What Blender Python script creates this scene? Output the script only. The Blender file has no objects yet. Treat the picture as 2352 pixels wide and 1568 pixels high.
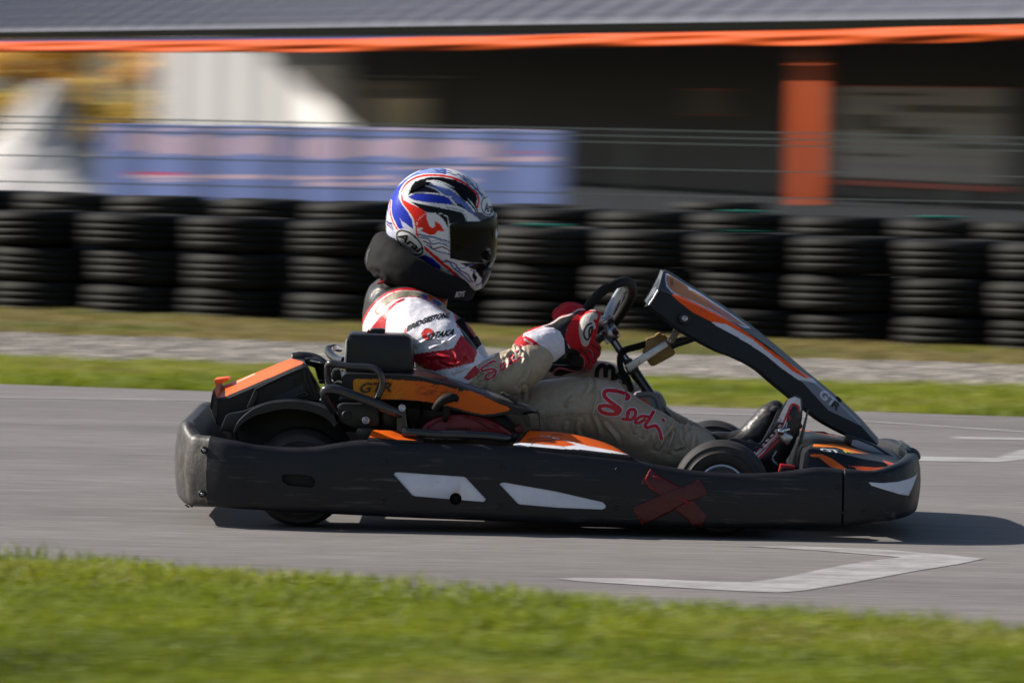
import bpy, bmesh, math, random
import numpy as np
from mathutils import Vector, Matrix
from mathutils.bvhtree import BVHTree
random.seed(7); rng = np.random.default_rng(7)
S = bpy.context.scene; COL = S.collection
R = math.radians

# ---------------------------------------------------------------- camera
F = 13120.0                      # focal length in units of a 2352 px wide picture
CAM = Vector((0, -16.0, 1.2)); PITCH = math.atan(540 / F); ROLL = R(1.2)
_f = Vector((0, math.cos(PITCH), -math.sin(PITCH)))
_u0 = Vector((0, math.sin(PITCH), math.cos(PITCH))); _r0 = Vector((1, 0, 0))
_r = _r0 * math.cos(ROLL) + _u0 * math.sin(ROLL)
_u = _u0 * math.cos(ROLL) - _r0 * math.sin(ROLL)
cd = bpy.data.cameras.new('camera'); cam = bpy.data.objects.new('camera', cd); COL.objects.link(cam)
cam.matrix_world = Matrix(((_r.x, _u.x, -_f.x, CAM.x), (_r.y, _u.y, -_f.y, CAM.y), (_r.z, _u.z, -_f.z, CAM.z), (0, 0, 0, 1)))
cd.sensor_width = 36; cd.lens = F / 2352 * 36; cd.clip_start = .1; cd.clip_end = 3000
cd.dof.use_dof = True; cd.dof.focus_distance = 16.28; cd.dof.aperture_fstop = 18; cd.dof.aperture_ratio = 0.060
S.camera = cam

# ---------------------------------------------------------------- sky, sun, exposure
LIGHT = Vector((1.5, -.33, -1)).normalized()
ELEV = math.asin(-LIGHT.z); ROT = math.atan2(-LIGHT.x, -LIGHT.y)
w = bpy.data.worlds.new('World'); S.world = w; w.use_nodes = True
wn = w.node_tree; sky = wn.nodes.new('ShaderNodeTexSky'); sky.sky_type = 'NISHITA'; sky.sun_disc = False
sky.sun_elevation = ELEV; sky.sun_rotation = ROT; sky.dust_density = 1.5
bg = wn.nodes['Background']; bg.inputs[1].default_value = .055; wn.links.new(sky.outputs[0], bg.inputs[0])
sd = bpy.data.lights.new('sun', 'SUN'); sd.energy = 4.7; sd.angle = R(.5); sd.color = (1, .93, .83)
so = bpy.data.objects.new('sun', sd); COL.objects.link(so); so.rotation_euler = LIGHT.to_track_quat('-Z', 'Y').to_euler()
S.view_settings.view_transform = 'Standard'; S.view_settings.look = 'None'
S.view_settings.exposure = 0.74; S.view_settings.gamma = 1; S.view_settings.use_curve_mapping = False

# ---------------------------------------------------------------- helpers
def ray(X, Y):
    return _f + _r * ((X - 1176) / F) - _u * ((Y - 784) / F)
def P(X, Y, y=0.0):
    d = ray(X, Y); return CAM + d * ((y - CAM.y) / d.y)
def PL(X, Y, p, n):
    d = ray(X, Y); return CAM + d * ((p - CAM).dot(n) / d.dot(n))
def G(X, Y, z=0.0):
    d = ray(X, Y); return CAM + d * ((z - CAM.z) / d.z)
def proj(co):                     # N x 3 -> N x 2
    q = co - np.array(CAM); a = q @ np.array(_r); b = q @ np.array(_u); c = q @ np.array(_f)
    return np.stack([1176 + F * a / c, 784 - F * b / c], 1)
def crop(x0, y0, k):              # traced points of an enlarged detail -> picture units
    return lambda pts: [((x0 + p[0] / k) * .57422, (y0 + p[1] / k) * .57422) + tuple(p[2:]) for p in pts]
c1 = crop(1400, 620, 2.61375); c2 = crop(1350, 1050, 2.4122); c3 = crop(650, 1280, 1.7424); c4 = crop(1950, 1050, 2.61375)
c5 = crop(2550, 1050, 1.96); c6 = crop(2600, 1500, 2.1); c7 = crop(1250, 1300, 2.4758); c8 = crop(2000, 1450, 2.4125); c9 = crop(1400, 1750, 1.568)

def srgb(r, g, b):
    f = lambda c: (c / 255 / 12.92) if c / 255 <= .04045 else ((c / 255 + .055) / 1.055) ** 2.4
    return (f(r), f(g), f(b))
def mat(name, col, rough=.5, metal=0, coat=0, noise=None, bump=None, attr=None, trans=0, spec=.5, stain=None, rvar=0, streak=None):
    """noise=(scale,amount), bump=(scale,strength,dist), attr=colour attribute name, stain=(colour,scale,lo,hi)"""
    m = bpy.data.materials.new(name); m.use_nodes = True; t = m.node_tree; b = t.nodes['Principled BSDF']
    N = t.nodes.new; Lk = t.links.new
    b.inputs['Roughness'].default_value = rough; b.inputs['Metallic'].default_value = metal
    b.inputs['Coat Weight'].default_value = coat; b.inputs['Coat Roughness'].default_value = .05
    b.inputs['Transmission Weight'].default_value = trans; b.inputs['Specular IOR Level'].default_value = spec
    tc = N('ShaderNodeTexCoord'); src = None
    if attr:
        a = N('ShaderNodeAttribute'); a.attribute_name = attr; src = a.outputs['Color']
    else:
        rgb = N('ShaderNodeRGB'); rgb.outputs[0].default_value = (*col, 1); src = rgb.outputs[0]
    if noise:
        n = N('ShaderNodeTexNoise'); n.inputs['Scale'].default_value = noise[0]; n.inputs['Detail'].default_value = 8
        n.inputs['Roughness'].default_value = .65
        Lk(tc.outputs['Object'], n.inputs['Vector'])
        mr = N('ShaderNodeMapRange'); mr.inputs['From Min'].default_value = .3; mr.inputs['From Max'].default_value = .7
        mr.inputs['To Min'].default_value = 1 - noise[1]; mr.inputs['To Max'].default_value = 1 + noise[1]
        Lk(n.outputs[0], mr.inputs[0])
        vm = N('ShaderNodeVectorMath'); vm.operation = 'SCALE'; Lk(src, vm.inputs[0]); Lk(mr.outputs[0], vm.inputs['Scale']); src = vm.outputs[0]
        if rvar:
            m2 = N('ShaderNodeMapRange'); m2.inputs['From Min'].default_value = .3; m2.inputs['From Max'].default_value = .7
            m2.inputs['To Min'].default_value = rough - rvar; m2.inputs['To Max'].default_value = rough + rvar
            Lk(n.outputs[0], m2.inputs[0]); Lk(m2.outputs[0], b.inputs['Roughness'])
    if stain:
        n = N('ShaderNodeTexNoise'); n.inputs['Scale'].default_value = stain[1]; n.inputs['Detail'].default_value = 10; n.inputs['Roughness'].default_value = .75
        if streak:
            mp = N('ShaderNodeMapping'); mp.inputs['Scale'].default_value = streak; Lk(tc.outputs['Object'], mp.inputs[0]); Lk(mp.outputs[0], n.inputs['Vector'])
        else: Lk(tc.outputs['Object'], n.inputs['Vector'])
        mr = N('ShaderNodeMapRange'); mr.inputs['From Min'].default_value = stain[2]; mr.inputs['From Max'].default_value = stain[3]
        Lk(n.outputs[0], mr.inputs[0])
        mx = N('ShaderNodeMixRGB'); Lk(mr.outputs[0], mx.inputs[0]); Lk(src, mx.inputs[1]); mx.inputs[2].default_value = (*stain[0], 1); src = mx.outputs[0]
    Lk(src, b.inputs['Base Color'])
    if bump:
        n = N('ShaderNodeTexNoise'); n.inputs['Scale'].default_value = bump[0]; n.inputs['Detail'].default_value = 6
        Lk(tc.outputs['Object'], n.inputs['Vector'])
        bp = N('ShaderNodeBump'); bp.inputs['Strength'].default_value = bump[1]; bp.inputs['Distance'].default_value = bump[2]
        Lk(n.outputs[0], bp.inputs['Height']); Lk(bp.outputs[0], b.inputs['Normal'])
    return m
M = {}
M['plastic'] = mat('black_plastic', (.011, .012, .015), .40, spec=.4, noise=(14, .35), bump=(220, .12, .001), rvar=.1, stain=((.07, .068, .062), 9, .62, .9))
M['plastic_side'] = mat('scuffed_plastic', (.010, .0105, .014), .45, noise=(9, .3), bump=(160, .2, .001), rvar=.12, stain=((.13, .125, .115), 34, .56, .80), streak=(.10, 1, 1.5), spec=.35)
M['bumper'] = mat('worn_bumper', (.026, .026, .028), .5, noise=(20, .5), bump=(60, .4, .003), stain=((.15, .13, .10), 30, .50, .78), streak=(1, 1, .35))
M['rubber'] = mat('rubber', (.009, .0088, .0085), .7, spec=.2, noise=(6, .45), bump=(120, .2, .002))
M['slick'] = mat('slick_rubber', (.030, .028, .028), .6, spec=.3, noise=(12, .35), bump=(150, .15, .001))
M['darktube'] = mat('painted_tube', (.02, .02, .024), .22, coat=.4, noise=(20, .2))
M['steel'] = mat('steel', (.45, .46, .5), .3, metal=1, noise=(40, .25), rvar=.1)
M['alu'] = mat('aluminium', (.62, .64, .68), .42, metal=.8, noise=(30, .2), stain=((.14, .1, .06), 60, .55, .68))
M['chrome'] = mat('chrome', (.62, .62, .65), .13, metal=1, noise=(60, .2))
M['engine'] = mat('engine_black', (.012, .012, .013), .5, noise=(30, .3))
M['redplastic'] = mat('red_plastic', (.20, .012, .02), .4, noise=(20, .3))
M['paint'] = mat('printed_plastic', (1, 1, 1), .42, spec=.28, attr='Paint', noise=(30, .10), stain=((.035, .03, .026), 34, .60, .80), streak=(.5, 1, 1), bump=(180, .06, .001))
M['gloss'] = mat('helmet_gloss', (1, 1, 1), .4, attr='Paint', coat=.22, spec=.10, noise=(50, .02))
M['cloth'] = mat('suit_cloth', (1, 1, 1), .44, attr='Paint', noise=(60, .09), bump=(38, .45, .008), spec=.5)
M['glove'] = mat('glove_cloth', (1, 1, 1), .75, attr='Paint', noise=(90, .12), bump=(260, .4, .002), spec=.3)
M['shoe'] = mat('shoe_leather', (1, 1, 1), .4, attr='Paint', noise=(90, .08), bump=(120, .2, .002))
M['collar'] = mat('collar_fabric', (.009, .009, .010), .85, spec=.2, noise=(70, .2), bump=(380, .25, .001))
M['visor'] = mat('visor', (.003, .003, .003), .08, spec=.18)
M['white'] = mat('white_insert', (.62, .65, .75), .5, noise=(20, .08), stain=((.09, .08, .06), 26, .6, .85))
M['tape'] = mat('red_tape', (.065, .0025, .003), .35, noise=(40, .3), bump=(60, .5, .004))
M['black'] = mat('black_print', (.008, .008, .009), .5)
M['whiteprint'] = mat('white_print', (.7, .7, .72), .5)
M['redprint'] = mat('red_print', (.5, .01, .01), .5)
M['yellowprint'] = mat('yellow_print', (.7, .5, .05), .5)
M['bottle'] = mat('old_reservoir', (.28, .16, .03), .35, noise=(30, .3), bump=(30, .2, .003))
M['hole'] = mat('recess_shade', (.006, .006, .006), .8)  # near-black colour painting the shade inside slots, holes and gaps

def vary(m, lo, hi):                      # each object its own shade
    t = m.node_tree; b = t.nodes['Principled BSDF']; src = b.inputs['Base Color'].links[0].from_socket; oi = t.nodes.new('ShaderNodeObjectInfo'); mr = t.nodes.new('ShaderNodeMapRange')
    mr.inputs['To Min'].default_value = lo; mr.inputs['To Max'].default_value = hi; t.links.new(oi.outputs['Random'], mr.inputs[0]); vm = t.nodes.new('ShaderNodeVectorMath'); vm.operation = 'SCALE'
    t.links.new(src, vm.inputs[0]); t.links.new(mr.outputs[0], vm.inputs['Scale']); t.links.new(vm.outputs[0], b.inputs['Base Color'])
M['tyre'] = mat('barrier_rubber', (.0095, .0092, .009), .72, spec=.2, noise=(5, .5), bump=(120, .2, .002), stain=((.05, .045, .038), 4, .58, .85)); vary(M['tyre'], .5, 1.7)
def tag(o, label=None, cat=None, group=None, kind=None):
    if label: o['label'] = label
    if cat: o['category'] = cat
    if group: o['group'] = group
    if kind: o['kind'] = kind
    return o
def thing(name, label, cat, loc=(0, 0, 0), group=None):
    o = bpy.data.objects.new(name, None); COL.objects.link(o); o.location = loc; o.empty_display_size = .1
    bpy.context.view_layer.update()
    return tag(o, label, cat, group)
def link(name, me, m, parent=None, smooth=True, label=None):
    o = bpy.data.objects.new(name, me); COL.objects.link(o)
    if m and not me.materials: me.materials.append(m)
    if smooth and len(me.polygons): me.polygons.foreach_set('use_smooth', [True] * len(me.polygons))
    if parent:
        o.parent = parent
        if parent.type == 'EMPTY': o.matrix_parent_inverse = Matrix.Translation(-Vector(parent.location))
    if label: o['label'] = label
    return o
def mesh(verts, faces):
    me = bpy.data.meshes.new('m'); me.from_pydata([tuple(v) for v in verts], [], [tuple(f) for f in faces]); me.update(); return me
def evalmesh(me, mods):
    o = bpy.data.objects.new('tmp', me); COL.objects.link(o)
    for typ, kw in mods:
        md = o.modifiers.new('m', typ)
        for k, v in kw.items(): setattr(md, k, v)
    dg = bpy.context.evaluated_depsgraph_get(); dg.update()
    r = bpy.data.meshes.new_from_object(o.evaluated_get(dg)); bpy.data.objects.remove(o); return r
def bevel(me, wd, seg=2, ang=35):
    return evalmesh(me, [('BEVEL', dict(width=wd, segments=seg, limit_method='ANGLE', angle_limit=R(ang), harden_normals=False)), ])
def autosmooth(o, ang=40):
    me = o.data; bm = bmesh.new(); bm.from_mesh(me)
    for e in bm.edges:
        e.smooth = not (len(e.link_faces) == 2 and e.calc_face_angle(0) > R(ang))
    bm.to_mesh(me); bm.free(); return o
def cat_rom(pts, n):
    """smooth curve through control points (any dimension)"""
    a = np.array([list(p) for p in pts], float); k = len(a)
    ext = np.vstack([2 * a[0] - a[1], a, 2 * a[-1] - a[-2]])
    d = np.r_[0, np.cumsum(np.maximum(np.linalg.norm(np.diff(a[:, :3] if a.shape[1] > 2 else a, axis=0), axis=1), 1e-6))]
    ts = np.linspace(0, d[-1], n); out = []
    for t in ts:
        i = min(max(np.searchsorted(d, t) - 1, 0), k - 2); u = (t - d[i]) / (d[i + 1] - d[i])
        p0, p1, p2, p3 = ext[i], ext[i + 1], ext[i + 2], ext[i + 3]
        # tangents scaled against chord lengths to avoid overshoot
        h = d[i + 1] - d[i]
        hp = (d[i] - d[i - 1]) if i > 0 else h
        hn = (d[i + 2] - d[i + 1]) if i + 2 < k else h
        m1 = (p2 - p0) / (h + hp) * h; m2 = (p3 - p1) / (h + hn) * h
        out.append((2 * u**3 - 3 * u**2 + 1) * p1 + (u**3 - 2 * u**2 + u) * m1 + (-2 * u**3 + 3 * u**2) * p2 + (u**3 - u**2) * m2)
    return np.array(out)
def lin(pts, n):
    a = np.array([list(p) for p in pts], float)
    d = np.r_[0, np.cumsum(np.linalg.norm(np.diff(a, axis=0), axis=1))]; ts = np.linspace(0, d[-1], n)
    return np.stack([np.interp(ts, d, a[:, i]) for i in range(a.shape[1])], 1)
def tube_me(pts, rad, n=10, seg=None, smooth=True, closed=False, flat=None):
    pts = [Vector(p) for p in pts]
    if smooth and len(pts) > 2:
        q = cat_rom((pts + [pts[0]]) if closed else pts, seg or len(pts) * 6); pts = [Vector(p) for p in q]
        if closed: pts = pts[:-1]
    V = []; Fc = []; L = len(pts); nrm = None
    rads = rad if isinstance(rad, (list, tuple, np.ndarray)) else [rad]
    rr = np.interp(np.linspace(0, 1, L), np.linspace(0, 1, len(rads)), rads) if len(rads) > 1 else [rads[0]] * L
    for i, p in enumerate(pts):
        if closed: t = pts[(i + 1) % L] - pts[i - 1]
        else: t = pts[min(i + 1, L - 1)] - pts[max(i - 1, 0)]
        t.normalize()
        if nrm is None: nrm = t.orthogonal().normalized() if abs(t.y) > .9 else t.cross(Vector((0, 1, 0))).normalized()
        nrm = (nrm - t * nrm.dot(t)).normalized(); bn = t.cross(nrm)
        for j in range(n):
            a = 2 * math.pi * j / n
            V.append(p + nrm * (math.cos(a) * rr[i]) + bn * (math.sin(a) * rr[i] * (flat or 1)))
    for i in range(L if closed else L - 1):
        for j in range(n):
            a = i * n + j; b = i * n + (j + 1) % n; c = ((i + 1) % L) * n + (j + 1) % n; d = ((i + 1) % L) * n + j
            Fc.append((a, b, c, d))
    if not closed: Fc += [tuple(range(n))[::-1], tuple(range((L - 1) * n, L * n))]
    return mesh(V, Fc)
def tube(name, pts, rad, m, parent, **k):
    return autosmooth(link(name, tube_me(pts, rad, **k), m, parent), 60)
def P3(pts): return [P(*p) for p in pts]
def box_me(a, b, bev=0):
    x0, y0, z0 = a; x1, y1, z1 = b
    me = mesh([(x0, y0, z0), (x1, y0, z0), (x1, y1, z0), (x0, y1, z0), (x0, y0, z1), (x1, y0, z1), (x1, y1, z1), (x0, y1, z1)],
              [(0, 3, 2, 1), (4, 5, 6, 7), (0, 1, 5, 4), (1, 2, 6, 5), (2, 3, 7, 6), (3, 0, 4, 7)])
    return bevel(me, bev) if bev else me
def prism_me(poly, y0, y1, bev=0, smooth=0):
    """outline traced in picture units at depth y0, extruded to y1 at constant size"""
    q = [P(p[0], p[1], y0) for p in poly]
    if smooth: q = [Vector(v) for v in cat_rom(q + [q[0]], smooth)[:-1]]
    n = len(q); V = q + [Vector((v.x, y1, v.z)) for v in q]
    Fc = [tuple(range(n))[::-1], tuple(range(n, 2 * n))] + [(i, (i + 1) % n, n + (i + 1) % n, n + i) for i in range(n)]
    me = mesh(V, Fc); bm = bmesh.new(); bm.from_mesh(me); bmesh.ops.recalc_face_normals(bm, faces=bm.faces); bm.to_mesh(me); bm.free()
    return bevel(me, bev) if bev else me
def prism(name, poly, y0, y1, m, parent, bev=.003, smooth=0, label=None):
    return autosmooth(link(name, prism_me(poly, y0, y1, bev, smooth), m, parent, label=label), 35)
def grid_me(rows, cap=True, close_v=False):
    """rows: U x V x 3 array"""
    a = np.array(rows, float); U, Vn = a.shape[:2]; V = a.reshape(-1, 3); Fc = []
    for i in range(U - 1):
        for j in range(Vn if close_v else Vn - 1):
            k = (j + 1) % Vn; Fc.append((i * Vn + j, i * Vn + k, (i + 1) * Vn + k, (i + 1) * Vn + j))
    if cap and close_v: Fc += [tuple(range(Vn))[::-1], tuple(range((U - 1) * Vn, U * Vn))]
    me = mesh(V, Fc); bm = bmesh.new(); bm.from_mesh(me); bmesh.ops.recalc_face_normals(bm, faces=bm.faces); bm.to_mesh(me); bm.free(); return me
def loft(rails, nu, nv, smooth_v=False, close_v=True):
    """rails: list of rails, each a list of world points (same meaning along u); returns dense closed skin"""
    rs = [cat_rom(r, nu) for r in rails]; k = len(rs); out = []
    for i in range(nu):
        ring = [r[i] for r in rs]
        if close_v:
            ring = ring + [ring[0]]
            q = (cat_rom if smooth_v else lin)(ring, nv + 1)[:-1]
        else: q = (cat_rom if smooth_v else lin)(ring, nv)
        out.append(q)
    return np.array(out)
def boolean(o, cutter_me):
    c = bpy.data.objects.new('tmpc', cutter_me); COL.objects.link(c)
    md = o.modifiers.new('b', 'BOOLEAN'); md.object = c; md.operation = 'DIFFERENCE'; md.solver = 'EXACT'
    dg = bpy.context.evaluated_depsgraph_get(); dg.update(); me = bpy.data.meshes.new_from_object(o.evaluated_get(dg))
    o.modifiers.remove(md); bpy.data.objects.remove(c); o.data = me; return o

# ---- print: flat colour regions laid on a surface as a point colour attribute
def inpoly(XY, poly):
    p = np.array([q[:2] for q in poly]); x, y = XY[:, 0], XY[:, 1]; r = np.zeros(len(XY), bool)
    for i in range(len(p)):
        (x1, y1), (x2, y2) = p[i - 1], p[i]
        if y1 == y2: continue
        c = (y1 > y) != (y2 > y)
        r ^= c & (x < (x2 - x1) * (y - y1) / (y2 - y1) + x1)
    return r
def dist(XY, pts):
    p = np.array([q[:2] for q in pts]); d = np.full(len(XY), 1e9)
    for a, b in zip(p[:-1], p[1:]):
        ab = b - a; t = np.clip(((XY - a) @ ab) / max(ab @ ab, 1e-9), 0, 1)
        d = np.minimum(d, np.linalg.norm(XY - a - t[:, None] * ab, axis=1))
    return d
def smooth2(pts, closed=True, k=8):
    pts = [tuple(p[:2]) for p in pts]
    q = cat_rom(pts + [pts[0]] if closed else pts, len(pts) * k); return [tuple(v) for v in (q[:-1] if closed else q)]
class Paint:
    def __init__(s, me, base, mirror=None):
        s.me = me; n = len(me.vertices); co = np.empty(n * 3); me.vertices.foreach_get('co', co); s.co = co.reshape(-1, 3)
        c = s.co.copy()
        if mirror is not None: c[:, 1] = mirror - np.abs(c[:, 1] - mirror)   # print repeats on the far side
        s.XY = proj(c); s.C = np.ones((n, 4)); s.C[:, :3] = base; s.mask = np.ones(n, bool)
    def apply(s, sel, col, a=1.0):
        sel = sel & s.mask; s.C[sel, :3] = s.C[sel, :3] * (1 - a) + np.array(col) * a
    def poly(s, pts, col, sm=True, a=1.0): s.apply(inpoly(s.XY, smooth2(pts) if sm else pts), col, a)
    def stroke(s, pts, wd, col, sm=True, a=1.0):
        s.apply(dist(s.XY, smooth2(pts, False) if sm and len(pts) > 2 else pts) < wd / 2, col, a)
    def ell(s, c, ax, bx, ang, col):
        d = s.XY - np.array(c[:2]); ca, sa = math.cos(R(ang)), math.sin(R(ang))
        u = (d[:, 0] * ca + d[:, 1] * sa) / ax; v = (-d[:, 0] * sa + d[:, 1] * ca) / bx; s.apply(u * u + v * v < 1, col)
    def done(s):
        a = s.me.color_attributes.new('Paint', 'FLOAT_COLOR', 'POINT'); a.data.foreach_set('color', s.C.ravel())
_bvh = {}
def bvh(o):
    if o.name not in _bvh:
        tm = o.data; n = len(tm.vertices); co = np.empty(n * 3); tm.vertices.foreach_get('co', co)
        _bvh[o.name] = BVHTree.FromPolygons(co.reshape(-1, 3).tolist(), [tuple(p.vertices) for p in tm.polygons])
    return _bvh[o.name]
def text_on(name, txt, org, ex, ey, m, parent, target=None, y=None, off=.0012, arc=0, bold=0, shear=0, spacing=1.0):
    """lettering laid on a surface: org = lower-left corner, ex/ey = full extent vectors, picture units"""
    cu = bpy.data.curves.new('t', 'FONT'); cu.body = txt; cu.shear = shear; cu.offset = bold; cu.resolution_u = 4; cu.space_character = spacing
    o = bpy.data.objects.new('t', cu); COL.objects.link(o)
    dg = bpy.context.evaluated_depsgraph_get(); dg.update(); me = bpy.data.meshes.new_from_object(o.evaluated_get(dg)); bpy.data.objects.remove(o)
    bm = bmesh.new(); bm.from_mesh(me); bmesh.ops.triangulate(bm, faces=bm.faces)
    L = max((v.co.x for v in bm.verts)) - min((v.co.x for v in bm.verts))
    for _ in range(3):
        es = [e for e in bm.edges if e.calc_length() > L / 26]
        if not es: break
        bmesh.ops.subdivide_edges(bm, edges=es, cuts=1)
    bmesh.ops.triangulate(bm, faces=bm.faces); bm.to_mesh(me); bm.free()
    n = len(me.vertices); co = np.empty(n * 3); me.vertices.foreach_get('co', co); co = co.reshape(-1, 3)
    mn, mx = co.min(0), co.max(0); u = (co[:, 0] - mn[0]) / (mx[0] - mn[0]); v = (co[:, 1] - mn[1]) / (mx[1] - mn[1])
    org = np.array(org[:2]); ex = np.array(ex); ey = np.array(ey)
    XY = org + u[:, None] * ex + v[:, None] * ey + (4 * arc * u * (1 - u))[:, None] * ey
    bv = None
    if target:
        bv = bvh(target)
    out = []
    for X, Y in XY:
        d = ray(X, Y).normalized()
        if bv:
            h = bv.ray_cast(CAM, d)
            
            if not h[0]: h = bv.find_nearest(P(X, Y, .62)); d = (h[0] - CAM).normalized()
            out.append(h[0] + (h[1] * off if h[1].dot(d) < 0 else -h[1] * off))
        else: out.append(P(X, Y, y))
    me.vertices.foreach_set('co', np.array([list(p) for p in out]).ravel()); me.materials.clear(); me.update()
    return link(name, me, m, parent, smooth=False)
def sphere_np(n=12):
    V = []; Fc = []; 
    for i in range(n + 1):
        th = math.pi * i / n
        for j in range(2 * n):
            a = math.pi * j / n; V.append((math.sin(th) * math.cos(a), math.sin(th) * math.sin(a), math.cos(th)))
    for i in range(n):
        for j in range(2 * n):
            a = i * 2 * n + j; b = i * 2 * n + (j + 1) % (2 * n); Fc.append((a, b, b + 2 * n, a + 2 * n))
    return np.array(V), Fc
SPH = sphere_np(10)
def blob(chains, voxel, smooth=6, sub=0, spheres=(), step=.012):
    """one continuous skin round chains of (x,y,z,radius[,y-radius]) - voxel union"""
    V = []; Fc = []; k = 0
    def add(c, r, ry):
        nonlocal k
        V.append(SPH[0] * np.array([r, ry, r]) + c); Fc.extend([(a + k, b + k, c_ + k, d + k) for a, b, c_, d in SPH[1]]); k += len(SPH[0])
    for ch in chains:
        a = np.array([list(p) + ([p[3]] if len(p) == 4 else []) for p in ch], float)
        L = np.linalg.norm(np.diff(a[:, :3], axis=0), axis=1).sum(); n = max(2, int(L / step))
        for q in (cat_rom(a, n) if len(a) > 2 else lin(a, n)): add(q[:3], q[3], q[4])
    for c, r in spheres: add(np.array(c), np.array(r)[0], np.array(r)[1])
    me = mesh(np.vstack(V), Fc)
    mods = [('REMESH', dict(mode='VOXEL', voxel_size=voxel)), ('SMOOTH', dict(factor=.5, iterations=smooth))]
    if sub: mods.append(('SUBSURF', dict(levels=sub, render_levels=sub)))
    return evalmesh(me, mods)

# ================================================================ ground
def sheet(name, poly, z, m):
    me = mesh([(x, y, z) for x, y in poly], [tuple(range(len(poly)))]); o = link(name, me, m, smooth=False); tag(o, kind='structure'); return o
def groundmat(name, c1_, c2_, c3_, sc, stretch=(1, 1, 1), fine=60, finea=.35, rough=.9, bump=.4, bd=.01):
    m = bpy.data.materials.new(name); m.use_nodes = True; t = m.node_tree; b = t.nodes['Principled BSDF']; N = t.nodes.new; Lk = t.links.new
    b.inputs['Roughness'].default_value = rough; b.inputs['Specular IOR Level'].default_value = .3
    g = N('ShaderNodeNewGeometry'); mp = N('ShaderNodeMapping'); mp.inputs['Scale'].default_value = stretch; Lk(g.outputs['Position'], mp.inputs[0])
    n1 = N('ShaderNodeTexNoise'); n1.inputs['Scale'].default_value = sc; n1.inputs['Detail'].default_value = 8; n1.inputs['Roughness'].default_value = .7; Lk(mp.outputs[0], n1.inputs['Vector'])
    r = N('ShaderNodeValToRGB'); Lk(n1.outputs[0], r.inputs[0]); e = r.color_ramp.elements
    e[0].position = .32; e[0].color = (*c1_, 1); e[1].position = .68; e[1].color = (*c3_, 1); k = e.new(.5); k.color = (*c2_, 1)
    n2 = N('ShaderNodeTexNoise'); n2.inputs['Scale'].default_value = fine; n2.inputs['Detail'].default_value = 5; n2.inputs['Roughness'].default_value = .8
    Lk(mp.outputs[0], n2.inputs['Vector'])
    mr = N('ShaderNodeMapRange'); mr.inputs['From Min'].default_value = .3; mr.inputs['From Max'].default_value = .7; mr.inputs['To Min'].default_value = 1 - finea; mr.inputs['To Max'].default_value = 1 + finea; Lk(n2.outputs[0], mr.inputs[0])
    vm = N('ShaderNodeVectorMath'); vm.operation = 'SCALE'; Lk(r.outputs[0], vm.inputs[0]); Lk(mr.outputs[0], vm.inputs['Scale']); Lk(vm.outputs[0], b.inputs['Base Color'])
    bp = N('ShaderNodeBump'); bp.inputs['Strength'].default_value = bump; bp.inputs['Distance'].default_value = bd; Lk(n2.outputs[0], bp.inputs['Height']); Lk(bp.outputs[0], b.inputs['Normal'])
    return m
m_soil = groundmat('turf_soil', (.11, .085, .045), (.15, .135, .055), (.12, .15, .035), 1.1, fine=30)
m_asph = groundmat('old_asphalt', (.125, .118, .118), (.168, .158, .156), (.200, .188, .184), .9, (.12, 1, 1), fine=11, finea=.13, rough=.75, bump=.25, bd=.004)
# the aggregate of the asphalt: pale and dark stones, rolled and dragged along the driving direction
t = m_asph.node_tree; N = t.nodes.new; Lk = t.links.new
g = N('ShaderNodeNewGeometry'); mp = N('ShaderNodeMapping'); mp.inputs['Scale'].default_value = (.14, 1, 1); Lk(g.outputs['Position'], mp.inputs[0])
n3 = N('ShaderNodeTexNoise'); n3.inputs['Scale'].default_value = 26; n3.inputs['Detail'].default_value = 4; n3.inputs['Roughness'].default_value = .8; Lk(mp.outputs[0], n3.inputs['Vector'])
mr = N('ShaderNodeMapRange'); mr.inputs['From Min'].default_value = .3; mr.inputs['From Max'].default_value = .7; mr.inputs['To Min'].default_value = .70; mr.inputs['To Max'].default_value = 1.26; Lk(n3.outputs[0], mr.inputs[0])
b = t.nodes['Principled BSDF']; old = b.inputs['Base Color'].links[0].from_socket
vm = N('ShaderNodeVectorMath'); vm.operation = 'SCALE'; Lk(old, vm.inputs[0]); Lk(mr.outputs[0], vm.inputs['Scale']); Lk(vm.outputs[0], b.inputs['Base Color'])
m_grav = groundmat('gravel', (.13, .11, .09), (.30, .27, .24), (.42, .39, .36), 5, (.35, 1, 1), fine=22, finea=.45, bump=1, bd=.03)
m_paint = mat('road_paint', (.34, .335, .34), .7, noise=(40, .2), stain=((.17, .16, .158), 9, .44, .66), streak=(.4, 1, 1))
sheet('ground', [(-900, -300), (900, -300), (900, 1500), (-900, 1500)], -.008, m_soil)

def wob(pts, amp, n, seed):
    r = random.Random(seed); q = lin([(x, y, 0) for x, y in pts], n); return [(p[0], p[1] + r.uniform(-amp, amp)) for p in q]
near_edge = [(-40, 6.5), (-12, 1.2), (-4, -.1), (-2.6, -.95), (-1.34, -1.5), (-.4, -2.05), (.5, -2.65), (1.2, -3.12), (2.2, -3.7), (5, -5.0), (14, -7.5), (40, -12)]
far_edge = [(-40, 15), (-12, 9.7), (-2.1, 7.75), (2.0, 6.85), (12, 4.6), (40, -1)]
ne = [tuple(p[:2]) for p in cat_rom([(x, y, 0) for x, y in near_edge], 300)]; ne = [(x, y + random.uniform(-.04, .04)) for x, y in ne]
fe = wob(far_edge, .05, 160, 2)
sheet('track', ne + fe[::-1], 0.0, m_asph)
sheet('gravel_strip', wob([(-40, 17), (-2.3, 9.85), (2.1, 9.15), (40, 3)], .16, 240, 3) + wob([(-40, 22), (-2.6, 12.7), (2.4, 11.4), (40, 3.9)], .22, 240, 4)[::-1], .002, m_grav)
def edge_y(x, e): a = np.array(e); return np.interp(x, a[:, 0], a[:, 1])

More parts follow.
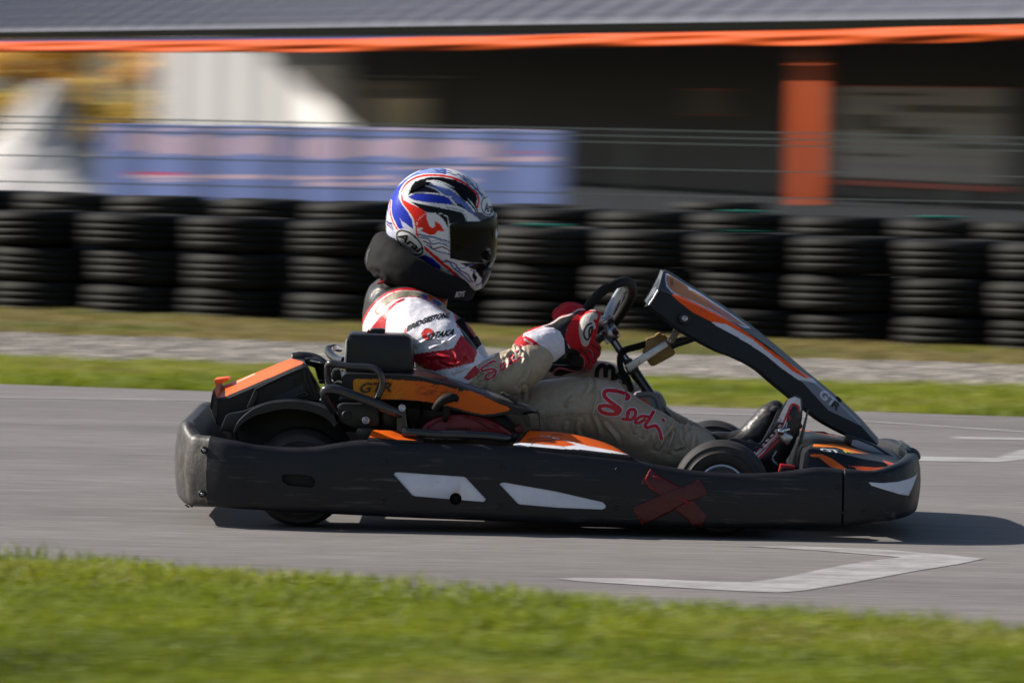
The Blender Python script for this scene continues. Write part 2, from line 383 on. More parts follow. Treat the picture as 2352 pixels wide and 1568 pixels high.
def stripe(pts, wd, name='painted_line'):
    """road line traced on the ground, constant real width"""
    g_ = [G(*p) for p in pts]; a = []; b_ = []
    for i, p in enumerate(g_):
        t_ = (g_[min(i + 1, len(g_) - 1)] - g_[max(i - 1, 0)]).normalized(); nn = Vector((-t_.y, t_.x, 0)); w_ = wd if not isinstance(wd, list) else wd[i]
        a.append(p + nn * w_ / 2 + Vector((0, 0, .0015))); b_.append(p - nn * w_ / 2 + Vector((0, 0, .0015)))
    n = len(a); me = mesh(a + b_, [(i, i + 1, n + i + 1, n + i) for i in range(n - 1)])
    bm = bmesh.new(); bm.from_mesh(me); bmesh.ops.recalc_face_normals(bm, faces=bm.faces); bm.faces.ensure_lookup_table()
    if bm.faces[0].normal.z < 0: bmesh.ops.reverse_faces(bm, faces=bm.faces)
    bm.to_mesh(me); bm.free(); return tag(link(name, me, m_paint, smooth=False), kind='structure')
def road_poly(pts, name='painted_line'):
    q = [G(*p) + Vector((0, 0, .0015)) for p in pts]; me = mesh(q, [tuple(range(len(q)))]); bm = bmesh.new(); bm.from_mesh(me); bm.faces.ensure_lookup_table()
    if bm.faces[0].normal.z < 0: bmesh.ops.reverse_faces(bm, faces=bm.faces)
    bmesh.ops.triangulate(bm, faces=bm.faces); bm.to_mesh(me); bm.free()
    return tag(link(name, me, m_paint, smooth=False), kind='structure')
road_poly([(1700, 1254), (1850, 1255), (2040, 1263), (2180, 1275), (2262, 1283), (2200, 1296), (2100, 1312), (1960, 1338), (1850, 1356), (1790, 1361), (1700, 1358), (1500, 1346), (1330, 1335), (1270, 1329), (1330, 1327), (1480, 1329), (1640, 1336), (1720, 1337), (1800, 1327), (1900, 1305), (2000, 1288), (2070, 1280), (2000, 1274), (1860, 1263)])
road_poly([(2040, 1047), (2290, 1052), (2330, 1038), (2352, 1032), (2700, 1010), (2700, 1022), (2420, 1042), (2352, 1056), (2290, 1062), (2060, 1058)])
road_poly([(2190, 1003), (2420, 1007), (2420, 1012), (2200, 1009)])
stripe([(-500, 905), (0, 913), (330, 918), (1200, 938), (1800, 955), (2352, 992), (2900, 1012)], .05)

# ---------------------------------------------------------------- grass
def grassmat():
    m = bpy.data.materials.new('grass_blades'); m.use_nodes = True; t = m.node_tree; b = t.nodes['Principled BSDF']
    a = t.nodes.new('ShaderNodeAttribute'); a.attribute_name = 'Tint'; t.links.new(a.outputs[0], b.inputs['Base Color'])
    b.inputs['Roughness'].default_value = .55; b.inputs['Transmission Weight'].default_value = 0
    tr = t.nodes.new('ShaderNodeBsdfTranslucent'); t.links.new(a.outputs[0], tr.inputs[0])
    mx = t.nodes.new('ShaderNodeMixShader'); mx.inputs[0].default_value = .45; t.links.new(b.outputs[0], mx.inputs[1]); t.links.new(tr.outputs[0], mx.inputs[2])
    t.links.new(mx.outputs[0], t.nodes['Material Output'].inputs[0]); return m
m_grass = grassmat()
def vnoise(x, y, sc, seed):
    r = np.random.default_rng(seed); T = r.random((64, 64)); fx, fy = x * sc, y * sc; ix, iy = np.floor(fx).astype(int), np.floor(fy).astype(int); ux, uy = fx - ix, fy - iy
    ux = ux * ux * (3 - 2 * ux); uy = uy * uy * (3 - 2 * uy); g_ = lambda a, b_: T[a % 64, b_ % 64]
    return g_(ix, iy) * (1 - ux) * (1 - uy) + g_(ix + 1, iy) * ux * (1 - uy) + g_(ix, iy + 1) * (1 - ux) * uy + g_(ix + 1, iy + 1) * ux * uy
def grass(name, label, n, xr, ylo, yhi, hgt, wd, cols, seed, fade=.3, sx=1.0):
    r = np.random.default_rng(seed); x = r.uniform(*xr, n * 3); lo = ylo(x); hi = yhi(x); y = lo + (hi - lo) * r.random(len(x))
    d1 = np.minimum((y - lo), (hi - y)); k = vnoise(x * .5, y, 2.2, seed) * .6 + vnoise(x, y, 7, seed + 1) * .4
    keep = (r.random(len(x)) < np.clip(-.1 + k * 1.9, .04, 1)) & (r.random(len(x)) < np.clip(d1 / fade + .05, 0, 1)); x, y, k = x[keep][:n], y[keep][:n], k[keep][:n]; n = len(x)
    h = hgt * r.uniform(.45, 1.3, n) * (.6 + .8 * vnoise(x, y, 5, seed + 5)); a = r.uniform(0, 2 * math.pi, n); w_ = wd * r.uniform(.6, 1.3, n); ln = r.uniform(.1, .9, n) * h; la = r.uniform(0, 2 * math.pi, n)
    V = np.zeros((n, 5, 3)); dx, dy = np.cos(a) * w_ / 2, np.sin(a) * w_ / 2; lx, ly = np.cos(la) * ln, np.sin(la) * ln
    V[:, 0] = np.stack([x - dx, y - dy, np.full(n, -.012)], 1); V[:, 1] = np.stack([x + dx, y + dy, np.full(n, -.012)], 1)
    V[:, 2] = np.stack([x + dx * .8 + lx * .35, y + dy * .8 + ly * .35, h * .55], 1); V[:, 3] = np.stack([x - dx * .8 + lx * .35, y - dy * .8 + ly * .35, h * .55], 1)
    V[:, 4] = np.stack([x + lx, y + ly, h * .95], 1)
    me = bpy.data.meshes.new('m'); me.vertices.add(n * 5); me.vertices.foreach_set('co', V.ravel()); B = np.arange(n)[:, None] * 5
    idx = np.hstack([B + np.array([[0, 1, 2, 3]]), B + np.array([[3, 2, 4]])]).ravel(); me.loops.add(n * 7); me.loops.foreach_set('vertex_index', idx)
    me.polygons.add(n * 2); st = (np.arange(n)[:, None] * 7 + np.array([[0, 4]])).ravel(); me.polygons.foreach_set('loop_start', st); me.update(calc_edges=True)
    c = np.array(cols); v = np.clip(vnoise(x * .6, y, 1.6, seed + 9) * .75 + vnoise(x, y, 9, seed + 3) * .25 + r.normal(0, .10, n), 0, .999) * (len(c) - 1)
    i = v.astype(int); f = (v - i)[:, None]; C = c[i] * (1 - f) + c[np.minimum(i + 1, len(c) - 1)] * f; C = np.clip(C * r.uniform(.75, 1.2, (n, 1)), 0, 1)
    at = me.color_attributes.new('Tint', 'FLOAT_COLOR', 'POINT'); q = np.ones((n, 5, 4)); q[:, :, :3] = C[:, None, :]; at.data.foreach_set('color', q.ravel())
    return tag(link(name, me, m_grass, smooth=False), label, 'grass', kind='stuff')
GR = [(.06, .08, .008), (.145, .19, .010), (.20, .255, .014), (.26, .30, .018), (.26, .28, .045), (.34, .28, .10)]
DRY = [(.13, .17, .015), (.22, .22, .03), (.30, .24, .06), (.28, .22, .11), (.20, .19, .05), (.14, .19, .025), (.10, .14, .02)]
grass('verge_grass', 'bright green grass verge in the foreground below the track', 115000, (-2.1, 2.0), lambda x: np.full(len(x), -4.9), lambda x: edge_y(x, near_edge) + .42, .038, .0045, GR, 11, fade=.95)
grass('strip_grass', 'narrow green grass strip along the far edge of the asphalt', 60000, (-5, 5), lambda x: edge_y(x, far_edge) - .05, lambda x: edge_y(x, [(-40, 17), (-2.3, 9.85), (2.1, 9.15), (40, 3)]) + .1, .036, .008, GR, 12, fade=.35)
grass('dry_grass', 'patchy yellowing grass between the gravel and the tyre wall', 90000, (-6.5, 5.5), lambda x: edge_y(x, [(-40, 22), (-2.6, 12.7), (2.4, 11.4), (40, 3.9)]) - .2, lambda x: 14.9 - .53 * x, .042, .011, DRY, 13, fade=.5)
# gravel stones proud of the strip
def stones(n, seed):
    r = np.random.default_rng(seed); x = r.uniform(-5, 5, n); lo = edge_y(x, [(-40, 17), (-2.3, 9.85), (2.1, 9.15), (40, 3)]); hi = edge_y(x, [(-40, 22), (-2.6, 12.7), (2.4, 11.4), (40, 3.9)]); y = lo + (hi - lo) * r.random(n)
    o8 = np.array([(1, 0, 0), (-1, 0, 0), (0, 1, 0), (0, -1, 0), (0, 0, 1), (0, 0, -.3)]); fc = [(0, 2, 4), (2, 1, 4), (1, 3, 4), (3, 0, 4), (2, 0, 5), (1, 2, 5), (3, 1, 5), (0, 3, 5)]
    s = r.uniform(.008, .028, (n, 1, 3)) * np.array([[[1, 1, .7]]]); V = o8[None] * s * r.uniform(.7, 1.3, (n, 6, 3)) + np.stack([x, y, np.full(n, .004)], 1)[:, None]
    Fc = (np.array(fc)[None] + np.arange(n)[:, None, None] * 6).reshape(-1, 3); me = bpy.data.meshes.new('m'); me.from_pydata(V.reshape(-1, 3), [], Fc.tolist())
    at = me.color_attributes.new('Tint', 'FLOAT_COLOR', 'POINT'); c = np.ones((n, 6, 4)); c[:, :, :3] = (np.array([.34, .31, .28]) * r.uniform(.3, 1.35, (n, 1)))[:, None]; at.data.foreach_set('color', c.ravel())
    return tag(link('gravel_stones', me, mat('stone', (1, 1, 1), .85, attr='Tint'), smooth=False), 'loose pale grey stones of the gravel strip', 'gravel', kind='stuff')
stones(26000, 5)

# ---------------------------------------------------------------- tyre barrier
def tyre_mesh(rad, h):
    pr = [(.56, .06), (.66, .0), (.86, .01), (.95, .05), (.985, .13), (1, .2)]
    for g_ in (.3, .5, .70): pr += [(1, g_ - .02), (.975, g_ - .014), (.975, g_ + .014), (1, g_ + .02)]
    pr += [(1, .8), (.985, .87), (.95, .95), (.86, .99), (.66, 1), (.56, .94), (.6, .8), (.62, .5), (.6, .2)]
    n = 40; V = []; Fc = []; k = len(pr)
    for i in range(n):
        a = 2 * math.pi * i / n
        for (q, z) in pr: V.append((rad * q * math.cos(a), rad * q * math.sin(a), h * z))
    for i in range(n):
        for j in range(k): Fc.append((i * k + j, ((i + 1) % n) * k + j, ((i + 1) % n) * k + (j + 1) % k, i * k + (j + 1) % k))
    me = mesh(V, Fc); bm = bmesh.new(); bm.from_mesh(me); bmesh.ops.recalc_face_normals(bm, faces=bm.faces); bm.to_mesh(me); bm.free(); me.polygons.foreach_set('use_smooth', [True] * len(me.polygons)); return me
TM = [tyre_mesh(.295, .193), tyre_mesh(.300, .193), tyre_mesh(.31, .21)]
m_green = mat('green_paint', (.02, .25, .18), .5)
for t_ in TM:
    t_.materials.append(M['tyre'])
ordn = ['first', 'second', 'third', 'fourth', 'fifth', 'sixth', 'seventh', 'eighth', 'ninth', 'tenth', 'eleventh', 'twelfth', 'thirteenth', 'fourteenth']
def row(xs, fy, nlev, rowname, h, tm, grp):
    for i, (x, Y) in enumerate(xs):
        for l in range(nlev[i] if isinstance(nlev, list) else nlev):
            o = bpy.data.objects.new('barrier_tyre', TM[tm]); COL.objects.link(o)
            o.location = (x + random.uniform(-.035, .035), Y + random.uniform(-.03, .03), l * h - .012); o.rotation_euler = (R(random.uniform(-1, 1)), R(random.uniform(-1.4, 1.4)), random.random() * 6); sc = random.uniform(.94, 1.03); o.scale = (sc, sc, 1)
            lev = ['bottom', 'middle', 'top', 'uppermost fourth'][l] if nlev != 1 else 'single'
            tag(o, f'{lev} black tyre in the {ordn[i]} stack from the left, {rowname} row of the tyre wall', 'tyre', grp)
def xs_row(X0, step, n, base, slope):
    out = []
    for i in range(n):
        X = X0 + step * i; d = ray(X, 700); a = CAM; tt = (base - a.y - slope * a.x) / (d.y + slope * d.x) if False else None
        # y = base - slope*x on the ground line of the row
        t0 = (base - slope * a.x - a.y) / (d.y + slope * d.x); p = a + d * t0; out.append((p.x, p.y))
    return out
front = xs_row(-135, 232, 12, 14.4, .53)
row(front, None, 3, 'front', .193, 1, 'tyres of the front row of the tyre wall')
back = xs_row(-60, 222, 12, 17.1, .5)
row(back, None, 3, 'back', .212, 2, 'tyres of the back row of the tyre wall')
for i, (X, Y0, yy) in enumerate([(60, 440, 24.2), (272, 458, 23.8), (478, 462, 23.4), (690, 466, 23.0), (1660, 462, 20.2), (1240, 470, 21.5)]):
    p = P(X, Y0, yy); o = bpy.data.objects.new('loose_tyre', TM[0]); COL.objects.link(o); o.location = (p.x, p.y, p.z - .19)
    # each lies on a stack of a third row: build the tyres beneath it too
    tag(o, ['top tyre of the odd stack at the far left behind the white tent foot', 'top tyre of the stack behind the wall under the left end of the blue banner', 'top tyre of the stack behind the wall under the blue banner, second odd one', 'top tyre of the stack behind the wall just left of the helmet', 'top tyre sticking up behind the wall between the banner and orange post', 'top tyre behind the wall just right of the helmet'][i], 'tyre', 'tyres standing behind the tyre wall')
    for k in range(1, 5):
        z = p.z - .19 - k * .193
        if z < -.1: break
        q = o.copy(); COL.objects.link(q); q.location.z = z; q['label'] = ['', 'second tyre down', 'third tyre down', 'fourth tyre down', 'lowest tyre'][k] + ', ' + ['stack behind the tent foot', 'stack under the left end of the banner', 'second stack behind the wall under the banner', 'stack just left of the helmet', 'stack between banner and orange post', 'stack just right of the helmet'][i]
# turquoise strap ends lying on some tyre tops
for i, (X, Y, row_) in enumerate([(1375, 513, front), (1630, 520, front), (1790, 528, front), (1640, 473, back), (2215, 487, back)]):
    j = min(range(len(row_)), key=lambda k: abs(proj(np.array([[row_[k][0], row_[k][1], .58]]))[0][0] - X)); x, y = row_[j]; z = (.193 * 3 if row_ is front else .212 * 3) - .006
    me = bevel(box_me((-.13, -.02, 0), (.13, .03, .012)), .003); o = link('strap', me, m_green); o.location = (x - .02, y - .235, z)
    tag(o, ['turquoise strap on top of the tyre right of the helmet', 'turquoise strap on the front tyres above the steering wheel side', 'turquoise strap on the front tyres above the front fairing', 'turquoise strap on the back row left of the orange post', 'turquoise strap on the back row at the right edge'][i], 'strap')

# ---------------------------------------------------------------- wire fence with banner
FY = 27.7
m_wire = mat('galvanised_wire', (.30, .32, .33), .45, metal=.3)
fence = thing('wire_fence', 'low welded wire mesh fence behind the tyre wall', 'fence', (0, FY, 0))
for k, z in enumerate((.14, .19, .343, .543, .743, .94, .99, 1.04, .04)):
    th = .0055; off = .025 if z in (.19, .99) else 0
    link('wire', box_me((-16, FY - off - th, z - th / 1.2), (14, FY - off + th * .2, z + th / 1.2)), m_wire, fence, smooth=False)
V = []; Fc = []
for i, x in enumerate(np.arange(-9, 9, .05)):
    a = len(V); r_ = .0022
    for (dx, dy) in ((-r_, -r_), (r_, -r_), (r_, r_), (-r_, r_)): V += [(x + dx, FY + .008 + dy, 0), (x + dx, FY + .008 + dy, 1.05)]
    for j in range(4): b_ = (j + 1) % 4; Fc.append((a + 2 * j, a + 2 * b_, a + 2 * b_ + 1, a + 2 * j + 1))
tag(link('vertical_wires', mesh(V, Fc), m_wire, fence, smooth=False), kind='stuff')
for x in (-9.1, -6.6, -4.1, -1.62, .88, 3.38, 5.88, 8.38):
    link('post', box_me((x - .015, FY + .02, 0), (x + .015, FY + .06, 1.06), .004), mat('post_green', (.05, .06, .055), .6), fence)
# the banner: vinyl with pale unreadable print, hung behind the wires
BL = P(232, 284, FY + .09); BR = P(1296, 300, FY + .09)
def translucent(m, f):
    t = m.node_tree; b = t.nodes['Principled BSDF']; src = b.inputs['Base Color'].links[0].from_socket; tr = t.nodes.new('ShaderNodeBsdfTranslucent'); t.links.new(src, tr.inputs[0]); mx = t.nodes.new('ShaderNodeMixShader'); mx.inputs[0].default_value = f
    t.links.new(b.outputs[0], mx.inputs[1]); t.links.new(tr.outputs[0], mx.inputs[2]); t.links.new(mx.outputs[0], t.nodes['Material Output'].inputs[0])
m_ban = mat('banner_vinyl', (1, 1, 1), .5, attr='Paint', noise=(1.5, .08)); translucent(m_ban, .7)
n, K = 620, 90; V = []; Fc = []
for i in range(n + 1):
    u = i / n; p = BL.lerp(BR, u)
    for j in range(K + 1):
        v = j / K; V.append((p.x, p.y + .012 * math.sin(u * 40 + v) * (1 - .5 * v), p.z - .98 * v + .003 * math.sin(u * 23) * (1 - v)))
for i in range(n):
    for j in range(K): a = i * (K + 1) + j; Fc.append((a, a + 1, a + K + 2, a + K + 1))
me = mesh(V, Fc); bp_ = Paint(me, (.56, .63, .92)); PAL = (.98, .84, .93)
r = random.Random(3); x = 275
def block(x0, y0, x1, y1, c, a=1.0): bp_.poly([(x0, y0), (x1, y0), (x1, y1), (x0, y1)], c, sm=False, a=a)
while x < 1130:                                  # one line of tall letters-like shapes, unreadable in the photograph
    wd = r.uniform(16, 34); yt = 303 + (x - 275) * .021
    if not 640 < x < 665: block(x, yt + r.uniform(0, 10), x + wd, yt + r.uniform(40, 54), PAL)
    x += wd + r.uniform(4, 9)
for (x0, y0, x1, y1, c) in [(300, 402, 620, 410, PAL), (640, 404, 900, 413, PAL), (700, 418, 1000, 427, PAL), (930, 411, 1080, 418, PAL), (300, 395, 420, 402, (.95, .40, .60)), (330, 413, 480, 417, PAL), (900, 383, 1160, 389, PAL), (1150, 348, 1250, 352, (.95, .45, .62)), (1110, 360, 1270, 371, PAL), (250, 296, 1280, 300, PAL)]: block(x0, y0, x1, y1, c)
bp_.done(); me = evalmesh(me, [('SOLIDIFY', dict(thickness=.0015))])
ban = link('banner', me, m_ban); tag(ban, 'long blue vinyl banner with pale print hung on the wire fence', 'banner')
for i in range(9):
    p = BL.lerp(BR, (i + .5) / 9); link('eyelet_tie', tube_me([p + Vector((0, 0, -.02)), p + Vector((0, -.07, .01))], .004, 6), m_wire, ban)

# ---------------------------------------------------------------- building
u_ = Vector((-15.4, 38, 0)).normalized(); n_ = Vector((u_.y, -u_.x, 0))            # along the eaves (to the left), into the building
E0 = Vector((6.0, 51, 0))
def eav(X, Y=60): return PL(X, Y, E0, n_)
def wallp(X, Y, dd=4.0): return PL(X, Y, E0 + n_ * dd, n_)
def s_of(p): return (Vector((p.x, p.y, 0)) - E0).dot(u_)
sR = s_of(eav(2700)); sL = s_of(eav(-350))
bld = thing('pit_building', 'long low pit building with grey ribbed roof, orange eaves and dark walls', 'building', (E0.x, E0.y, 0))
def along(s0, s1, d0, d1, z0, z1, bev=0):        # box in the building's own frame
    me = box_me((s0, d0, z0), (s1, d1, z1), bev); me.transform(Matrix(((u_.x, n_.x, 0, E0.x), (u_.y, n_.y, 0, E0.y), (0, 0, 1, 0), (0, 0, 0, 1)))); me.flip_normals(); return me
m_roof = mat('roof_sheet', (.20, .205, .245), .42, metal=0, noise=(.8, .06))
m_wall = mat('dark_wall', (.048, .050, .056), .8, noise=(.5, .12)); m_orange = mat('orange_paint', (.46, .066, .006), .6, spec=.25, noise=(1, .06))
m_white = mat('white_sheet', (.40, .405, .42), .55, noise=(.6, .05)); m_grey = mat('grey_panel', (.88, .88, .90), .5)
m_dark = mat('dark_trim', (.01, .012, .01), .6); m_blue = mat('blue_trim', (.03, .06, .25), .5); m_glass = mat('window_glass', (.02, .025, .03), .08)
m_redf = mat('red_frame', (.45, .02, .01), .5)
zR = eav(2352, 50).z; zL = eav(0, 80).z; ze = (zR + zL) / 2
sl = math.tan(R(27)); SB = s_of(eav(600)); RD = 9.0
def roofpt(s, d, dz=0): p = E0 + u_ * s + n_ * (d - .5); return Vector((p.x, p.y, ze + d * sl + dz))
def roof_part(s0, s1, D): 
    V = [roofpt(s0, 0), roofpt(s1, 0), roofpt(s1, D), roofpt(s0, D)]; V += [v - Vector((0, 0, .06)) for v in V]
    me = mesh(V, [(0, 1, 2, 3), (7, 6, 5, 4), (0, 4, 5, 1), (1, 5, 6, 2), (2, 6, 7, 3), (3, 7, 4, 0)]); bm = bmesh.new(); bm.from_mesh(me); bmesh.ops.recalc_face_normals(bm, faces=bm.faces); bm.to_mesh(me); bm.free(); return me
# the deep canopy ends at a line that throws the slanting shade edge on the cladding; left of it only the narrow eaves roof goes on
def caster(X, Y):
    q = wallp(X, Y, 3.95); best = None
    for t_ in np.linspace(.05, 9, 2000):
        c = q - LIGHT * t_; d_ = (Vector((c.x, c.y, 0)) - E0).dot(n_); zz = ze + (d_ + .5) * sl
        if c.z > zz - .06: best = (s_of(c), d_); break
    return best
ca, cb = caster(606, 128), caster(790, 285)
def edge_s(d): return cb[0] + (ca[0] - cb[0]) * (d - cb[1]) / (ca[1] - cb[1])
print('CAST', ca, cb, sR, sL)
def rpoly(pts):
    V = [roofpt(s_, d_) for s_, d_ in pts]; n = len(V); V += [v - Vector((0, 0, .02)) for v in V]
    me = mesh(V, [tuple(range(n)), tuple(range(n, 2 * n))[::-1]] + [(i, n + i, n + (i + 1) % n, (i + 1) % n) for i in range(n)]); bm = bmesh.new(); bm.from_mesh(me); bmesh.ops.recalc_face_normals(bm, faces=bm.faces); bm.to_mesh(me); bm.free(); return me
ND = 1.35
roof = link('roof', rpoly([(sR - 14, 0), (sL, 0), (sL, ND), (edge_s(ND - .5), ND), (edge_s(4.4), 4.9), (sR - 14, 4.9)]), m_roof, bld, smooth=False)
s = sR + .1; rib0 = None
while s < sL:
    V = []
    for d in (0, ND):
        for (ds, dz) in ((-.14, .001), (-.07, .13), (.07, .13), (.14, .001)): V.append(roofpt(0, d, dz) + u_ * ds)
    if rib0 is None: rib0 = mesh(V, [(0, 1, 5, 4), (1, 2, 6, 5), (2, 3, 7, 6), (0, 3, 2, 1), (4, 5, 6, 7)]); rib0.materials.append(m_roof)
    o = bpy.data.objects.new('roof_rib', rib0); COL.objects.link(o); o.parent = roof; o.location = u_ * s
    s += 1.15
for d in (.35, .62, 1.0):
    me = mesh([roofpt(sR, d, .004), roofpt(sL, d, .004), roofpt(sL, d + .05, .012), roofpt(sR, d + .05, .012)], [(0, 1, 2, 3)]); link('sheet_overlap', me, m_roof, roof, smooth=False)
link('gutter', along(sR, sL, -.66, -.5, ze - .085, ze + .022), mat('gutter_black', (.004, .005, .004), .9, spec=.05), bld, smooth=False)
link('blue_trim', along(sR, sL, -.60, -.55, ze - .17, ze - .092), m_blue, bld, smooth=False)
# orange cloth hung along the eaves, tied up at intervals
tops = [(-300, 94), (0, 96), (400, 93), (804, 89), (1150, 83), (1350, 78), (1493, 75), (1700, 72), (1900, 68), (2200, 60), (2352, 57), (2650, 46)]
bots = [(-300, 120), (0, 121), (400, 121.5), (804, 119.5), (1150, 115), (1350, 110), (1493, 108), (1700, 106), (1900, 105), (2200, 97), (2352, 93), (2650, 86)]
ta, ba = np.array(tops), np.array(bots); V = []; Fc = []; n = 420; K = 9
for i in range(n + 1):
    X = -300 + 2950 * i / n; a = PL(X, np.interp(X, ta[:, 0], ta[:, 1]), E0 - n_ * .72, n_); b_ = PL(X, np.interp(X, ba[:, 0], ba[:, 1]), E0 - n_ * .72, n_)
    for j in range(K):
        v = j / (K - 1); q = a.lerp(b_, v) - n_ * (.05 * math.sin(v * math.pi) + .035 * math.sin(v * 9 + X * .006) * math.sin(X * .011)); V.append(q)
for i in range(n):
    for j in range(K - 1): Fc.append((i * K + j, i * K + j + 1, (i + 1) * K + j + 1, (i + 1) * K + j))
link('eaves_cloth', evalmesh(mesh(V, Fc), [('SOLIDIFY', dict(thickness=.01))]), m_orange, bld)
# back wall under the canopy, light sheet-clad part at its left end
sW = s_of(wallp(805, 200)); sWL = s_of(wallp(383, 200)); zt = ze + 3
link('wall', along(sR - 12, sW, 4.0, 4.3, 0, zt), m_wall, bld, smooth=False)
wl = link('clad_wall', along(sW + .003, sWL, 4.0, 4.3, 0, zt), m_white, bld, smooth=False)
s = sW + .15; rb = along(0, .75, 3.88, 3.999, 0, zt); rb.materials.append(m_white)
while s < sWL - .1:
    o = bpy.data.objects.new('cladding_rib', rb); COL.objects.link(o); o.parent = wl; o.location = u_ * s
    s += 1.9
def onwall(name, X0, Y0, X1, Y1, m, dd=3.99, th=.05, parent=bld):
    a = wallp(X0, Y0, dd); b_ = wallp(X1, Y1, dd); return link(name, along(min(s_of(a), s_of(b_)), max(s_of(a), s_of(b_)), dd - th, dd, min(a.z, b_.z), max(a.z, b_.z)), m, parent, smooth=False)
onwall('door', 702, 150, 795, 470, m_grey, 3.95)
onwall('lintel', 800, 172, 1080, 183, m_dark)
onwall('window_frame', 812, 184, 985, 330, mat('window_frame', (.09, .085, .075), .6))
onwall('pane', 862, 226, 898, 330, m_glass, 3.935, .02); onwall('pane', 905, 226, 975, 330, m_glass, 3.935, .02)
onwall('shutter', 820, 192, 975, 208, mat('shutter', (.16, .14, .11), .6), 3.93, .02)
pn = onwall('notice_panel', 1925, 198, 2318, 424, mat('notice_paper', (.34, .335, .36), .5), 3.99, .06)
for (a0, b0, a1, b1) in ((1920, 196, 2324, 203), (1920, 423, 2324, 430)): onwall('red_edge', a0, b0, a1, b1, m_redf, 3.92, .03, pn)
m_n1 = mat('notice_photo', (.05, .055, .06), .5); m_n2 = mat('notice_light', (.3, .3, .36), .5)
for (a0, b0, a1, b1, m_) in ((1960, 212, 2130, 222, m_n1), (1940, 262, 2040, 300, m_n1), (2060, 240, 2300, 262, m_n1), (2030, 290, 2150, 322, m_n1), (2160, 325, 2290, 345, m_n1), (1945, 350, 2060, 362, m_n1), (2060, 272, 2290, 288, m_n2), (1945, 372, 2300, 400, m_n2), (2070, 352, 2300, 366, m_n2), (1950, 228, 2040, 250, m_n2)):
    onwall('printed_area', a0, b0, a1, b1, m_, 3.925, .004, pn)
sg = onwall('small_sign', 1592, 206, 1678, 262, mat('sign_dark', (.06, .045, .045), .6), 3.99, .03)
for yy in (204, 262): onwall('red_edge', 1590, yy, 1680, yy + 4, m_redf, 3.955, .02, sg)
link('canopy_floor', along(sR - 12, sW + 25, -6.5, 3.99, -.03, .03), mat('shade_paving', (.022, .025, .030), .95, noise=(2, .2), spec=.1), bld, smooth=False)  # added slab, its dark colour stands in for the shaded wall
pa = eav(1806, 300); pb = eav(1899, 300); 
o = link('eaves_post', along(s_of(pb), s_of(pb) + .43, -.18, -.05, 0, PL(1850, 139, E0, n_).z, .01), m_orange, bld)
wq = (s_of(pa) - s_of(pb)); o.data.transform(Matrix.Identity(4))
link('post_head', along(s_of(pb) - .05, s_of(pb) + .55, -.2, -.06, PL(1850, 138, E0, n_).z, ze - .18), mat('rust_steel', (.14, .035, .02), .7), bld, smooth=False)
# ---------------------------------------------------------------- tent, trees, hedge
m_tent = mat('tent_canvas', (.85, .83, .82), .8, noise=(.7, .06)); translucent(m_tent, .35); TD = 56.0
apex = P(118, 182, TD); gz = 0; cx_ = apex.x; V = [apex]; Rb = 1.5; n = 8; Fc = []
tent = thing('white_tent', 'tall pointed white canvas tent beyond the fence at the far left', 'tent', (cx_, TD, 0))
prof = [(0.02, 1), (.10, .93), (.20, .72), (.36, .45), (.62, .20), (1, 0)]
V = []; n = 10
for (rr, zz) in prof:
    for j in range(n): a = 2 * math.pi * (j + .35) / n; V.append((cx_ - .35 * (1 - zz) + Rb * rr * math.cos(a) * 1.0, TD + Rb * rr * math.sin(a), apex.z * zz))
for i in range(len(prof) - 1):
    for j in range(n): k = (j + 1) % n; Fc.append((i * n + j, i * n + k, (i + 1) * n + k, (i + 1) * n + j))
me = mesh(V, Fc); bm = bmesh.new(); bm.from_mesh(me); bmesh.ops.recalc_face_normals(bm, faces=bm.faces); bm.to_mesh(me); bm.free()
link('canvas', evalmesh(me, [('SOLIDIFY', dict(thickness=.02))]), m_tent, tent, smooth=False)
for j in range(n):
    a = 2 * math.pi * (j + .35) / n; link('seam', tube_me([Vector((cx_ - .35 * (1 - zz) + Rb * rr * math.cos(a) * 1.004, TD + Rb * rr * math.sin(a) * 1.004, apex.z * zz)) for rr, zz in prof], .02, 5), m_tent, tent)
link('finial', tube_me([Vector((cx_, TD, apex.z - .1)), Vector((cx_, TD, apex.z + .25))], .03, 6), m_dark, tent)
m_leaf = None
def leafmat():
    m = bpy.data.materials.new('autumn_leaves'); m.use_nodes = True; t = m.node_tree; b = t.nodes['Principled BSDF']; a = t.nodes.new('ShaderNodeAttribute'); a.attribute_name = 'Tint'
    t.links.new(a.outputs[0], b.inputs['Base Color']); b.inputs['Roughness'].default_value = .6
    tr = t.nodes.new('ShaderNodeBsdfTranslucent'); t.links.new(a.outputs[0], tr.inputs[0]); mx = t.nodes.new('ShaderNodeMixShader'); mx.inputs[0].default_value = .72
    t.links.new(b.outputs[0], mx.inputs[1]); t.links.new(tr.outputs[0], mx.inputs[2]); t.links.new(mx.outputs[0], t.nodes['Material Output'].inputs[0]); return m
m_leaf = leafmat(); m_bark = mat('bark', (.10, .075, .05), .9, noise=(4, .3))
